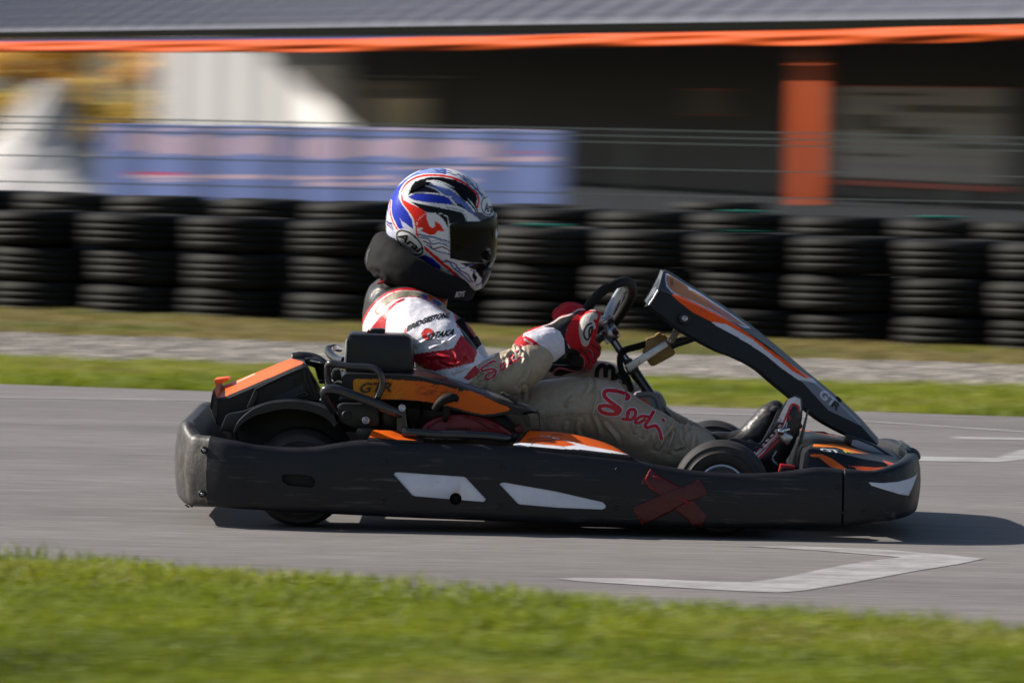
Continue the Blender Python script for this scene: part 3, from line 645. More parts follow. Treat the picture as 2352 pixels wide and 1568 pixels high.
def leaves(cents, n, size, cols, seed):
    r = np.random.default_rng(seed); cs = np.array([c[:3] for c in cents]); rs = np.array([c[3] for c in cents]); w_ = rs**2; pk = r.choice(len(cs), n, p=w_ / w_.sum())
    v = r.normal(size=(n, 3)); v /= np.linalg.norm(v, axis=1)[:, None]; pos = cs[pk] + v * (rs[pk] * r.random(n)**.45)[:, None] * np.array([1, 1, .85])
    a = r.normal(size=(n, 3)); a /= np.linalg.norm(a, axis=1)[:, None]; b_ = np.cross(a, r.normal(size=(n, 3))); b_ /= np.linalg.norm(b_, axis=1)[:, None]; s_ = size * r.uniform(.6, 1.3, (n, 1))
    V = np.stack([pos - a * s_, pos - b_ * s_ * .55, pos + a * s_, pos + b_ * s_ * .55], 1); me = bpy.data.meshes.new('m'); me.from_pydata(V.reshape(-1, 3), [], (np.arange(n)[:, None] * 4 + np.arange(4)).tolist())
    c = np.array(cols)[r.integers(0, len(cols), n)] * r.uniform(.7, 1.25, (n, 1)); at = me.color_attributes.new('Tint', 'FLOAT_COLOR', 'POINT'); q = np.ones((n, 4, 4)); q[:, :, :3] = c[:, None]; at.data.foreach_set('color', q.ravel()); return me
YEL = [(.92, .62, .12), (.85, .52, .09), (.75, .58, .15), (.98, .75, .25), (.82, .46, .10)]
def tree(label, X, d, h, cr, seed, n=9000):
    p = P(X, 470, d); r = random.Random(seed); t_ = thing('autumn_tree', label, 'tree', (p.x, d, 0), 'autumn trees behind the tent')
    tr = link('trunk', tube_me([(p.x, d, 0), (p.x + .1, d, h * .3), (p.x - .05, d + .1, h * .6), (p.x, d, h * .92)], [.17, .13, .08, .02], 8), m_bark, t_)
    cs = []
    for k in range(16):
        a = r.random() * 6.28; z = h * r.uniform(.3, .98); rr = cr * math.sin(min(1, (1.08 - z / h) * 1.9)) * r.uniform(.3, .85); c = (p.x + rr * math.cos(a), d + rr * math.sin(a), z)
        link('branch', tube_me([(p.x, d, z * .62), (p.x + rr * .5 * math.cos(a), d + rr * .5 * math.sin(a), z * .85), c], [.05, .03, .01], 6), m_bark, t_); cs.append((*c, cr * r.uniform(.26, .42)))
    tag(link('crown', leaves(cs, n, .085, YEL, seed), m_leaf, t_, smooth=False), kind='stuff')
tree('tall golden autumn tree at the far left behind the tent apex', 40, 118, 5.6, 1.5, 21, 5500)
tree('golden autumn tree right of the tent, beside the white cladding', 318, 122, 5.2, .95, 22, 6000)
tree('thin yellow tree with sky gaps, between the two fuller ones', 185, 128, 3.0, .7, 24, 900)
tree('golden tree half hidden by the left edge of the picture', -130, 120, 5.6, 1.5, 23)
tree('bushy golden tree directly beneath the eaves, touching the clad wall', 362, 118, 4.6, .6, 26, 3000)
hc = [(P(X, 470, 108).x, 108 + random.uniform(-.6, .6), random.uniform(.3, 1.0), random.uniform(.45, .7)) for X in np.arange(-300, 420, 22)]
tag(link('hedge', leaves(hc, 22000, .07, YEL + [(.16, .17, .05)] * 3, 31), m_leaf, smooth=False), 'yellowing hedge behind the tent and fence', 'hedge', kind='stuff')

# ================================================================ the kart
YC = .66                                             # centre plane of the kart
kart = thing('go_kart', 'black rental go-kart with orange stripes and full side bumpers, driven to the right', 'go-kart', (.1, YC, 0))
# ---- all-round bumper: stations traced along the near side, mirrored to the far side
st = [(409, 968, 1138, .50), (409, 967, 1140, .36), (411, 964, 1146, .22), (414, 965, 1151, .16), (418, 970, 1155, .12), (426, 986, 1160, .085), (434, 996, 1163, .060), (438, 998, 1163, .050), (446, 999, 1163.5, .040), (460, 1001, 1164, .030), (474, 1002, 1164.5, .020), (479, 1002, 1164.5, .016), (512, 1009, 1166, .004), (548, 1015, 1169, .0),
      (584, 1022, 1171, 0), (657, 1028, 1176, 0), (719, 1027, 1179, 0), (765, 1020, 1181, 0), (802, 1014.5, 1183, 0), (828, 1012.5, 1184, 0), (861, 1012.5, 1186, 0), (930, 1016, 1189, 0), (1000, 1019, 1192, 0), (1100, 1022, 1196, 0), (1180, 1027, 1199, 0), (1300, 1039, 1203, 0),
      (1400, 1049, 1206, 0), (1450, 1055, 1208, 0), (1500, 1067, 1209, 0), (1560, 1077, 1211, 0), (1620, 1084, 1212, 0), (1690, 1088, 1213, 0), (1760, 1087, 1213, 0), (1815, 1082, 1213, 0), (1850, 1077, 1212, 0), (1880, 1074, 1212, 0), (1935, 1078, 1211, 0)]
sf = [(1940, 1078, 1211, .0), (1970, 1080, 1208, .002), (2000, 1082, 1205, .010), (2035, 1078, 1201, .03), (2062, 1070, 1196, .06), (2085, 1062, 1190, .10), (2098, 1054, 1185, .16), (2106, 1047, 1180, .25), (2109, 1042, 1176, .36), (2110, 1038, 1172, .46), (2110, 1035, 1170, .50)]
def stations(L, n):
    q = cat_rom([(a, b, c, d * 500) for a, b, c, d in L], n); out = []
    for X, Yt, Yb, y in q:
        y /= 500; a = P(X, Yt, y); b = P(X, Yb, y); out.append((a.x, y, b.z, a.z))
    return out
def mirror(L): return [(x, 2 * YC - y, zb, zt) for x, y, zb, zt in L]
def shell(L, prof, close=False):
    rows = []; n = len(L)
    for i, (x, y, zb, zt) in enumerate(L):
        a = L[max(i - 1, 0)]; b = L[min(i + 1, n - 1)]; t = Vector((b[0] - a[0], b[1] - a[1], 0)).normalized(); inn = Vector((-t.y, t.x, 0))
        rows.append([Vector((x, y, zb + (zt - zb) * v)) + inn * o for v, o in prof])
    return grid_me(rows, cap=True, close_v=True)
PROF = [(0, .020), (.015, .008), (.05, .001), (.12, -.002), (.3, -.006), (.5, -.008), (.7, -.006), (.86, -.001), (.93, .001), (.975, .005), (1.0, .013), (1.004, .022), (.99, .036), (.95, .040), (.5, .038), (.02, .036)]
rear = stations(st[:12], 60); side = stations(st[11:], 190); front_ = stations(sf, 70)
def rev(L): return L[::-1]
rear_full = mirror(rear)[::-1]; rear_full = rear_full[::-1]
R_all = rev(mirror(rear)) if False else None
rb_path = [p for p in mirror(rear)[::-1]] + []
# rear bumper: far corner -> rear centre -> near corner
rp = mirror(rear)[::-1] + [ (rear[0][0], yy, rear[0][2], rear[0][3]) for yy in (.74, .66, .58)] + rear
rb_o = link('rear_bumper', shell(rp, PROF), M['bumper'], kart); autosmooth(rb_o, 40)
sp_o = link('side_bumper', shell(side, PROF), M['plastic_side'], kart)
sp2 = link('side_bumper', shell(mirror(side)[::-1], PROF), M['plastic_side'], kart)
fp = front_ + [(front_[-1][0], yy, front_[-1][2], front_[-1][3]) for yy in (.60, .66, .72)] + mirror(front_)[::-1]
fb_o = link('front_bumper', shell(fp, PROF), M['plastic_side'], kart)
link('seam_gap', prism_me([(1926, 1082), (1950, 1082), (1950, 1208), (1926, 1208)], .016, .034), M['hole'], kart)
# openings and recesses in the near side bumper
def cutter(poly, y0, y1, smooth=0): return prism_me(poly, y0, y1, 0, smooth)
slot = c3([(830, 1078), (880, 1068), (1040, 1085), (1068, 1120), (1060, 1160), (1040, 1168), (880, 1155), (835, 1125)])
boolean(sp_o, cutter(slot, -.02, .034))
A_ = c9([(268, 228), (278, 216), (300, 214), (720, 243), (733, 252), (856, 385), (846, 403), (820, 403), (405, 369), (388, 362)])
B_ = c9([(932, 291), (940, 281), (965, 278), (1290, 335), (1590, 404), (1610, 424), (1607, 442), (1585, 452), (1300, 440), (1065, 420), (1048, 413)])
boolean(sp_o, cutter(A_, -.02, .0)); boolean(sp_o, cutter(B_, -.02, .0))
hc_ = c9([(662 + 38 * math.cos(t), 385 + 38 * math.sin(t)) for t in np.linspace(0, 2 * math.pi, 24, endpoint=False)])
boolean(sp_o, cutter(hc_, -.02, .02)); autosmooth(sp_o, 40)
def inset(poly, cx, cy, k): return [(cx + (x - cx) * k, cy + (y - cy) * k) for x, y in poly]
pa_ = [p for p in A_]
o = link('white_insert', prism_me(inset(A_, 1010, 1118, .985), -.0035, .0015, .001), M['white'], kart)
boolean(o, cutter(inset(hc_, *hc_[0], 1.0), -.02, .03)); link('white_insert', prism_me(inset(B_, 1270, 1140, .985), -.0035, .0015, .001), M['white'], kart)
link('drain_cup', prism_me(hc_, .016, .022), M['hole'], kart)
o = link('slot_lip', tube_me(P3([(x, y, -.004) for x, y in slot]), .0022, 6, closed=True), M['plastic_side'], kart)
def bolt(X, Y, y, r=.008, m=None, parent=kart, name='bolt'):
    c = P(X, Y, y); n = 14; V = []; Fc = []
    prf = [(r, .003), (r, -.001), (r * .85, -.0025), (r * .55, -.0025), (r * .5, -.0005), (0, -.0005)]
    for (q, d) in prf:
        for j in range(n): a = 2 * math.pi * j / n; V.append((c.x + q * math.cos(a), c.y + d, c.z + q * math.sin(a)))
    for i in range(len(prf) - 1):
        for j in range(n): k = (j + 1) % n; Fc.append((i * n + j, (i + 1) * n + j, (i + 1) * n + k, i * n + k))
    return link(name, mesh(V, Fc), m or M['steel'], parent)
for (X, Y) in c9([(222, 152), (210, 402), (957, 184), (945, 432), (1676, 200), (1672, 440)]) + c6([(1580, 940), (1632, 1155)]): bolt(X, Y, -.008, .006, M['plastic'])
for (X, Y) in c6([(1750, 935), (1797, 1150)]): bolt(X, Y, -.003, .006, M['plastic'])
for (X, Y) in c3([(290, 905), (275, 1210)]): bolt(X, Y, .014, .0105, M['plastic']); bolt(X, Y, .012, .005, M['steel'])
# worn lower edge of the rear bumper: torn burrs
for i, (X, Y, y) in enumerate([(414, 1137, .3), (428, 1160, .07), (432, 1163, .06), (440, 1162, .05)]):
    prism('burr', [(X - 4, Y - 1), (X + 4, Y - 2), (X + 2, Y + 3), (X - 2, Y + 1.5)], y, y + .006, M['bumper'], kart, 0)
# white wedge on the front bumper
wd_ = c6([(1836, 898), (1950, 905), (2080, 895), (2180, 868), (2246, 832), (2215, 920), (2172, 1012), (2100, 1000), (1950, 955), (1860, 925)])
def drape_poly(name, poly, target, off, m, parent, n=26):
    xs = [p[0] for p in poly]; ys = [p[1] for p in poly]; bv = bvh(target)
    bm = bmesh.new(); vs = [bm.verts.new((x, y, 0)) for x, y in poly]; f = bm.faces.new(vs); bmesh.ops.triangulate(bm, faces=bm.faces)
    for _ in range(5):
        es = [e for e in bm.edges if e.calc_length() > max(max(xs) - min(xs), max(ys) - min(ys)) / n]
        if not es: break
        bmesh.ops.subdivide_edges(bm, edges=es, cuts=1); bmesh.ops.triangulate(bm, faces=bm.faces)
    for v in bm.verts:
        d = ray(v.co.x, v.co.y).normalized(); h = bv.ray_cast(CAM, d)
        v.co = (h[0] - d * off) if h[0] else P(v.co.x, v.co.y, 0)
    me = bpy.data.meshes.new('m'); bm.to_mesh(me); bm.free(); me = evalmesh(me, [('SOLIDIFY', dict(thickness=.0008, offset=0))]); return link(name, me, m, parent)
drape_poly('white_wedge', wd_, fb_o, .0015, M['white'], kart)
drape_poly('wedge_rim', c6([(2246, 832), (2255, 840), (2250, 890), (2200, 1025), (2185, 1030), (2172, 1012), (2215, 920)]), fb_o, .0022, M['black'], kart)
drape_poly('number_block', c6([(1000, 990), (1280, 990), (1280, 1080), (1000, 1080)]), sp_o, .001, mat('faint_print', (.02, .019, .016), .5), kart) if False else None
# red adhesive tape cross
t1_ = c9([(1885, 190), (1922, 222), (1990, 262), (2060, 300), (2110, 355), (2180, 420), (2236, 490), (2226, 530), (2200, 562), (2150, 560), (2120, 520), (2060, 470), (2000, 420), (1960, 372), (1890, 330), (1850, 290), (1824, 300), (1832, 262), (1862, 232)])
t2_ = c9([(2195, 262), (2215, 290), (2245, 352), (2180, 382), (2120, 400), (2000, 470), (1920, 510), (1832, 548), (1812, 500), (1775, 440), (1830, 412), (1920, 370), (2010, 330), (2100, 300)])
tp = drape_poly('tape_strip', t1_, sp_o, .0012, M['tape'], kart); drape_poly('tape_strip', t2_, sp_o, .0026, M['tape'], kart)
for seg in ([(1885, 195), (1870, 225), (1855, 265), (1880, 300)], [(1900, 240), (1950, 255)], [(1870, 310), (1930, 322)], [(2060, 380), (2110, 400), (2150, 410)], [(2105, 385), (2112, 408)], [(2080, 430), (2130, 425)], [(1780, 440), (1835, 545)], [(1950, 380), (2000, 440)]):
    link('tape_crease', tube_me(P3([(a, b, -.013) for a, b in c9(seg)]), [.0008, .0018, .0008], 6), mat('tape_bright', (.42, .01, .015), .3), tp)

# ---- wheels
def wheel(X, Y, y0, wd, r, far=None, rim_r=.066, yc=None):
    c = P(X, Y, y0); y1 = y0 + wd
    t_ = bpy.data.objects.new('wheel', None); COL.objects.link(t_); t_.location = (c.x, (y0 + y1) / 2, c.z if far is None else far); t_.parent = kart; t_.matrix_parent_inverse = Matrix.Translation(-Vector(kart.location)); t_.empty_display_size = .1
    def lathe(name, prf, m, n=64):
        V = []; Fc = []; k = len(prf)
        for i in range(n):
            a = 2 * math.pi * i / n
            for (q, d) in prf: V.append((q * math.cos(a), d, q * math.sin(a)))
        for i in range(n):
            for j in range(k - 1): Fc.append((i * k + j, ((i + 1) % n) * k + j, ((i + 1) % n) * k + j + 1, i * k + j + 1))
        me = mesh(V, Fc); bm = bmesh.new(); bm.from_mesh(me); bmesh.ops.remove_doubles(bm, verts=bm.verts, dist=1e-6); bmesh.ops.recalc_face_normals(bm, faces=bm.faces); bm.to_mesh(me); bm.free()
        me.materials.append(m); me.polygons.foreach_set('use_smooth', [True] * len(me.polygons)); o = bpy.data.objects.new(name, me); COL.objects.link(o); o.parent = t_; return autosmooth(o, 45)
    h = wd / 2; k = r - rim_r
    lathe('tyre', [(rim_r, h - .012), (rim_r + .004, h - .002), (rim_r + .2 * k, h + .004), (rim_r + .5 * k, h + .004), (rim_r + .53 * k, h + .0065), (rim_r + .56 * k, h + .0035), (rim_r + .75 * k, h - .002), (rim_r + .8 * k, h - .001), (rim_r + .83 * k, h - .006), (r - .012, h - .018), (r - .004, h - .03), (r, h - .05), (r + .001, 0), (r, -h + .05), (r - .004, -h + .03), (r - .012, -h + .018),
                   (rim_r + .83 * k, -h + .006), (rim_r + .8 * k, -h + .001), (rim_r + .75 * k, -h + .002), (rim_r + .56 * k, -h - .0035), (rim_r + .53 * k, -h - .0065), (rim_r + .5 * k, -h - .004), (rim_r + .2 * k, -h - .004), (rim_r + .004, -h + .002), (rim_r, -h + .012), (rim_r - .006, -h + .03), (rim_r - .006, h - .03), (rim_r, h - .012)], M['slick'])
    lathe('rim', [(rim_r + .003, -h + .004), (rim_r - .002, -h + .002), (rim_r - .006, -h + .012), (rim_r - .012, -h + .03), (rim_r - .016, -h + .06), (.03, -h + .065), (.024, -h + .05), (0, -h + .05)], M['alu'])
    for i in range(3):
        a = 2 * math.pi * i / 3 + .4; me = tube_me([Vector((.036 * math.cos(a), -h + .07, .036 * math.sin(a))), Vector((.036 * math.cos(a), -h + .045, .036 * math.sin(a)))], .006, 8); me.materials.append(M['steel']); o = bpy.data.objects.new('wheel_nut', me); COL.objects.link(o); o.parent = t_
    return t_
RW = .1385; FW = .1345
c = P(688, 1090, .09); wheel(688, 1090, .085, .20, RW, far=RW); wheel(688, 1090, 1.035, .20, RW, far=RW)
w1 = wheel(1658, 1132, .085, .13, FW, far=FW); w1.rotation_euler = (0, 0, R(-1.5)); w2 = wheel(1658, 1132, 1.105, .13, FW, far=FW); w2.location.x = w1.location.x + .01
ax = P(688, 1090, .3); link('rear_axle', tube_me([Vector((ax.x, .1, RW)), Vector((ax.x, 1.22, RW))], .02, 16), M['steel'], kart)
fx = w1.location.x
for yy in (.2, 1.12): link('stub_axle', tube_me([Vector((fx, yy - .08, FW)), Vector((fx, yy + .08, FW))], .012, 12), M['steel'], kart)
# ---- frame tubes and floor
zf = .075
for yy in (.34, .98): link('chassis_rail', tube_me([Vector((-.78, yy, zf + .05)), Vector((-.3, yy, zf)), Vector((.3, yy, zf)), Vector((.62, yy * .8 + .13, zf)), Vector((.95, yy * .6 + .264, zf))], .015, 12), M['darktube'], kart)
link('floor_tray', box_me((-.15, .36, zf - .02), (.98, .96, zf - .014)), M['alu'], kart, smooth=False)
link('bumper_bar', tube_me([Vector((-.85, .1, .16)), Vector((-.88, .3, .16)), Vector((-.88, 1.0, .16)), Vector((-.85, 1.2, .16))], .012, 10), M['darktube'], kart)
for yy in (.07, 1.25): link('side_bar', tube_me([Vector((-.45, .34 if yy < .5 else .98, zf)), Vector((-.42, yy, .12)), Vector((.4, yy, .12)), Vector((.42, .34 if yy < .5 else .98, zf))], .011, 10), M['darktube'], kart)
link('under_panel', box_me((-.55, .02, .058), (.75, .34, .068)), M['engine'], kart, smooth=False)

ORG = (.72, .115, .008); ORD = (.62, .09, .01); WHT = (.72, .72, .78); BLK = (.013, .014, .018); GRY = (.20, .22, .28); YLW = (.62, .38, .03)
def painted(name, rows, layers, m=None, parent=kart, mirror=None, base=BLK, close=True, label=None):
    me = grid_me(rows, cap=True, close_v=close); p = Paint(me, base, mirror); layers(p); p.done(); o = link(name, me, m or M['paint'], parent, label=label); return autosmooth(o, 50)

# ---- tops of the near side bumper box
def deck(front):
    if front:
        crease = c8([(122, 792), (300, 812), (600, 838), (900, 868), (1100, 885), (1262, 905)]); top = c8([(185, 740), (270, 652), (560, 665), (850, 720), (1080, 800), (1240, 888)]); inner = c8([(190, 745), (280, 655), (560, 668), (850, 722), (1080, 800), (1240, 888)])
        bot = [(1178, 1045), (1220, 1050), (1290, 1056), (1360, 1062), (1410, 1066), (1448, 1070)]
        r0 = [P(a, b + 6, .014) for a, b in bot]; r1 = [P(a, b, .010) for a, b in crease]; r2 = [P(a, b, .10) for a, b in top]; r3 = [P(a, b + 1, .26) for a, b in inner]
    else:
        crease = c7([(540, 1142), (650, 1143), (800, 1144), (960, 1146), (1100, 1148)]); top = c7([(590, 1040), (650, 1037), (800, 1047), (950, 1095), (1100, 1143)]); r0 = [P(a, b + 8, .014) for a, b in crease]; r1 = [P(a, b, .010) for a, b in crease]; r2 = [P(a, b, .07) for a, b in top]; r3 = [P(a, b + 1, .22) for a, b in top]
    r4 = [Vector((v.x, v.y, .09)) for v in r3]; r5 = [Vector((v.x, v.y, .09)) for v in r0]
    return loft([r0, r1, r2, r3, r4, r5], 170 if front else 120, 260)
def dl_front(p):
    p.poly(c8([(178, 768), (215, 735), (262, 672), (290, 656), (560, 668), (700, 690), (850, 722), (1000, 765), (1120, 815), (1245, 886), (1150, 872), (860, 842), (610, 806), (330, 775)]), ORG, sm=False)
    p.poly(c8([(118, 796), (160, 768), (620, 808), (735, 793), (600, 742), (330, 700), (480, 712), (700, 765), (860, 805), (1100, 850), (1245, 888), (1050, 868), (800, 838), (620, 832), (300, 808)]), WHT, sm=False)
    p.poly(c8([(215, 745), (262, 680), (470, 712), (720, 790), (610, 805), (350, 777)]), ORD, sm=False, a=.6)
    for s_ in ([(250, 770), (560, 740)], [(260, 740), (500, 720)], [(300, 790), (330, 770)], [(1180, 852), (1210, 868)], [(500, 690), (620, 700)]): p.stroke(c8(s_), 3, BLK, a=.6)
def dl_rear(p):
    p.poly(c7([(562, 1108), (592, 1042), (620, 1036), (800, 1046), (1048, 1138), (1000, 1141), (800, 1130)]), ORG, sm=False)
painted('side_deck', deck(True), dl_front); painted('side_deck', deck(False), dl_rear)
text_on('sponsor_print', 'SODIKART', c8([(855, 812)])[0], (52, 10), (0, -3.2), M['black'], kart, y=.02) if False else None
# far side deck, seen over the front wheel
dk = deck(True); dk[:, :, 1] = 2 * YC - dk[:, :, 1]; painted('side_deck', dk, dl_front, mirror=YC)

# ---- rear wheel arch
def arch(name, outer, inner, y0, y1, parent, m=M['plastic']):
    a = cat_rom([P(x, y, y0) for x, y in outer], 50); b = cat_rom([P(x, y, y0) for x, y in inner], 50); rows = []
    for i in range(50):
        u = Vector(a[i]); v = Vector(b[i]); rows.append([u, Vector((u.x, y0 + .012, u.z + .004)), Vector((u.x, y1, u.z + .004)), Vector((u.x, y1, u.z - .006)), Vector((v.x, y0 + .02, v.z)), v])
    o = link(name, grid_me(rows, close_v=True), m, parent); return autosmooth(o, 35)
arch('mudguard', c3([(495, 780), (520, 722), (565, 672), (640, 618), (740, 582), (840, 568), (940, 569), (1040, 583), (1120, 610), (1180, 645), (1215, 720)]), c3([(500, 790), (530, 745), (575, 705), (650, 664), (760, 634), (850, 618), (950, 622), (1040, 640), (1120, 672), (1165, 705), (1195, 745)]), .10, .32, kart)
prism('mudguard_bracket', c3([(408, 745), (442, 662), (470, 650), (560, 635), (640, 603), (655, 612), (585, 672), (520, 740), (496, 775), (522, 842), (505, 838), (470, 782), (412, 776)]), .13, .24, M['plastic'], kart, .004)
prism('arch_shade_panel', c3([(500, 800), (560, 690), (640, 625), (850, 575), (1080, 600), (1200, 680), (1300, 820), (1300, 1000), (520, 1000)]), .33, .34, M['engine'], kart, .001)  # added dark panel standing in for the shade inside the wheel arch
prism('engine_shade_sheet', c7([(140, 500), (300, 470), (1000, 470), (1010, 1060), (100, 1060), (60, 850)]), .43, .44, M['engine'], kart, .001)  # added dark sheet, closes the engine gaps with painted shade
# ---- rear engine cover: black box with orange lid
yr0, yr1 = .20, .60
def cv(pts, y): return [P(a, b, y) for a, b in c3(pts)]
lid_n = cv([(378, 541), (420, 536), (560, 480), (760, 394), (975, 302), (1000, 308)], yr0)
lid_f = cv([(364, 470), (390, 462), (500, 425), (700, 345), (900, 268), (985, 272)], yr1)
sid_n = cv([(385, 560), (425, 556), (565, 500), (765, 418), (965, 335), (1012, 325)], yr0 - .012)
bot_n = cv([(330, 640), (400, 735), (590, 640), (760, 590), (960, 560), (1090, 560)], yr0 - .01)
bot_f = [Vector((v.x, yr1, v.z)) for v in bot_n]
def lay_rc(p):
    p.poly(c3([(378, 541), (372, 500), (362, 418), (460, 404), (690, 330), (880, 262), (985, 290), (975, 302), (760, 394), (560, 480), (420, 538)]), (.78, .125, .018), sm=False)
    p.stroke(c3([(385, 475), (460, 455), (640, 375)]), 3, (.75, .55, .4), a=.8)
    p.poly(c3([(770, 540), (905, 480), (975, 440), (1010, 520), (940, 545), (860, 560)]), (.03, .033, .038), sm=False)
    p.poly(c3([(905, 420), (975, 378), (985, 440), (910, 480)]), (.008, .008, .009), sm=False)
painted('engine_cover', loft([lid_n, lid_f, bot_f, bot_n, sid_n], 150, 340), lay_rc)
prism('cover_rib', c3([(585, 612), (640, 485), (652, 478), (668, 505), (640, 605), (625, 640)]), yr0 - .024, yr0 + .03, M['plastic'], kart, .003)
link('cover_rib', grid_me([[P(a, b, y) for y in (yr0 - .03, yr0 + .04)] for a, b in c3([(640, 480), (985, 345), (1005, 430)])], cap=False), M['plastic'], kart) if False else None
tube('cover_edge', [P(a, b, yr0 - .016) for a, b in c3([(645, 485), (760, 430), (880, 375), (975, 345), (1000, 420), (1040, 530)])], .004, M['plastic'], kart, n=8)
prism('cover_end', c3([(332, 600), (346, 492), (358, 474), (384, 545), (386, 640), (372, 728), (338, 640)]), yr0 - .02, yr1, M['bumper'], kart, .004)
prism('end_slot', c3([(330, 598), (344, 520), (352, 512), (354, 560), (344, 612), (336, 622)]), yr0 - .024, yr0 + .02, M['hole'], kart, .001)
prism('orange_tail', c3([(360, 414), (445, 404), (470, 412), (368, 462)]), .46, .60, mat('orange_film', (.7, .13, .02), .5, noise=(60, .2)), kart, .001)
tube('cover_clip', [P(a, b, yr0 - .03) for a, b in c3([(930, 530), (960, 512), (1000, 510), (1012, 524), (985, 530), (950, 534)])], .0035, M['engine'], kart, n=8)
# ---- seat shell behind the driver
seat_r = [[P(a, b, y) for a, b, y in row_] for row_ in [
    [(735, 830, .42), (790, 850, .42), (830, 880, .42), (880, 960, .42), (1000, 1040, .42), (1180, 1060, .42)],
    [(715, 826, .52), (770, 846, .5), (810, 890, .5), (850, 980, .5), (980, 1075, .5), (1190, 1085, .5)],
    [(712, 826, .66), (768, 846, .66), (805, 890, .66), (845, 985, .66), (975, 1085, .66), (1195, 1090, .66)],
    [(715, 826, .80), (770, 846, .82), (810, 890, .82), (850, 980, .82), (980, 1075, .82), (1190, 1085, .82)],
    [(735, 830, .90), (790, 850, .90), (830, 880, .90), (880, 960, .90), (1000, 1040, .90), (1180, 1060, .90)]]]
me = grid_me(loft(seat_r, 40, 40, smooth_v=True, close_v=False), cap=False); me = evalmesh(me, [('SOLIDIFY', dict(thickness=.006))]); link('seat', me, M['plastic'], kart)
link('seat_edge', tube_me([P(a, b, y) for a, b, y in [(1010, 700, 0)]] * 2, .01) if False else tube_me(P3([(672, 826, .62), (690, 823, .62), (720, 827, .62), (742, 840, .60), (755, 860, .6)]), .02, 10), M['plastic'], kart)
prism('seat_wing', c3([(985, 268), (1010, 262), (1080, 272), (1145, 298), (1152, 330), (1148, 460), (1120, 440), (1085, 420), (1060, 335)]), .56, .62, M['plastic'], kart, .006)
# ---- air box / tank with cap
prism('fuel_tank', c7([(318, 388), (328, 250), (336, 150), (345, 108), (362, 92), (395, 84), (600, 88), (900, 99), (955, 112), (982, 150), (995, 300), (1003, 470), (700, 486), (318, 480)]), .13, .33, M['plastic'], kart, .012)
prism('tank_strip', c7([(314, 388), (330, 150), (343, 142), (341, 250), (330, 388)]), .126, .145, M['whiteprint'], kart, .001)
cc = P(862, 770, .23); 
link('tank_cap', prism_me(c7([(536, 80), (540, 62), (565, 58), (570, 44), (600, 36), (690, 36), (716, 46), (720, 62), (712, 76), (690, 84)]), .2, .27, .004), M['engine'], kart)
prism('tank_cap_tag', c7([(540, 58), (552, 42), (566, 48), (562, 66), (545, 82), (536, 80)]), .19, .2, M['redprint'], kart, .001)
# ---- engine pod with orange flank
near_t = c7([(288, 520), (330, 486), (640, 488), (990, 500), (1200, 545), (1450, 606), (1700, 700), (1950, 795), (2205, 855)])
sil = c7([(290, 462), (325, 446), (650, 452), (1010, 440), (1150, 455), (1400, 540), (1700, 632), (1980, 740), (2228, 826)])
near_b = c7([(290, 622), (345, 635), (600, 735), (900, 745), (1210, 775), (1400, 838), (1700, 905), (1950, 880), (2232, 850)])
back = c7([(292, 470), (330, 452), (650, 456), (1010, 446), (1150, 460), (1400, 545), (1700, 636), (1980, 745), (2225, 832)])
def lay_pod(p):
    org = c7([(402, 560), (408, 540), (430, 533), (650, 534), (900, 541), (1100, 560), (1300, 600), (1420, 632), (1440, 620), (1450, 668), (1465, 650), (1480, 660), (1500, 640), (1520, 650), (1560, 646), (1700, 706), (1850, 778), (1940, 812), (1956, 830), (1940, 848), (1800, 876), (1680, 883), (1550, 856), (1400, 815), (1200, 770), (1050, 746), (900, 736), (650, 733), (590, 722), (480, 690), (405, 668)])
    inside = inpoly(p.XY, org); x = (p.XY[:, 0] / .57422 - 1250) * 2.4758; y = (p.XY[:, 1] / .57422 - 1300) * 2.4758
    p.apply(inside, (.58, .10, .006))
    f = np.clip((1050 - x) / 520, 0, 1); ang = R(8); u = x * math.cos(ang) + y * math.sin(ang); v = -x * math.sin(ang) + y * math.cos(ang)
    dd = np.hypot((u / 22) % 1 - .5, (v / 22) % 1 - .5); p.apply(inside & (dd < .16 + .3 * f) & (f > 0), (.55, .30, .02))
    r = random.Random(5)
    for i in range(34):
        a = r.uniform(1020, 1420); b = r.uniform(585, 700); p.stroke(c7([(a, b), (a + r.uniform(20, 90), b - r.uniform(2, 20))]), r.uniform(.6, 2.4), (.05, .02, .015), a=r.uniform(.3, .8))
    p.poly(c7([(1010, 448), (1100, 452), (1320, 512), (1310, 530), (1180, 520), (1000, 490)]), (.25, .055, .02), sm=False)
    p.poly(c7([(1320, 515), (1560, 598), (1860, 688), (2010, 745), (2180, 805), (1990, 770), (1700, 670), (1500, 600), (1340, 545)]), (.11, .115, .13), sm=False)
pod = painted('engine_pod', loft([[P(a, b, .085) for a, b in near_t], [P(a, b, .17) for a, b in sil], [P(a, b, .30) for a, b in back], [Vector((P(a, b, .3).x, .30, P(a, b, .3).z)) for a, b in near_b], [P(a, b, .088) for a, b in near_b]], 330, 300), lay_pod)
text_on('lettering', 'GTR', c7([(455, 672)])[0], (76, -2), (8, -23), M['black'], pod, y=.080, bold=.02)
text_on('small_print', 'SODIKART', c7([(565, 692)])[0], (16, 0), (0, -1.6), M['black'], pod, y=.080) if False else None
prism('pod_slot', c7([(1862, 676), (1880, 668), (2010, 735), (2035, 752), (2020, 758), (1985, 745), (1900, 712)]), .105, .17, M['hole'], kart, .001)
prism('pod_clip', c7([(1905, 696), (1950, 690), (2030, 740), (2035, 762), (2000, 755)]), .10, .13, M['engine'], kart, .001)
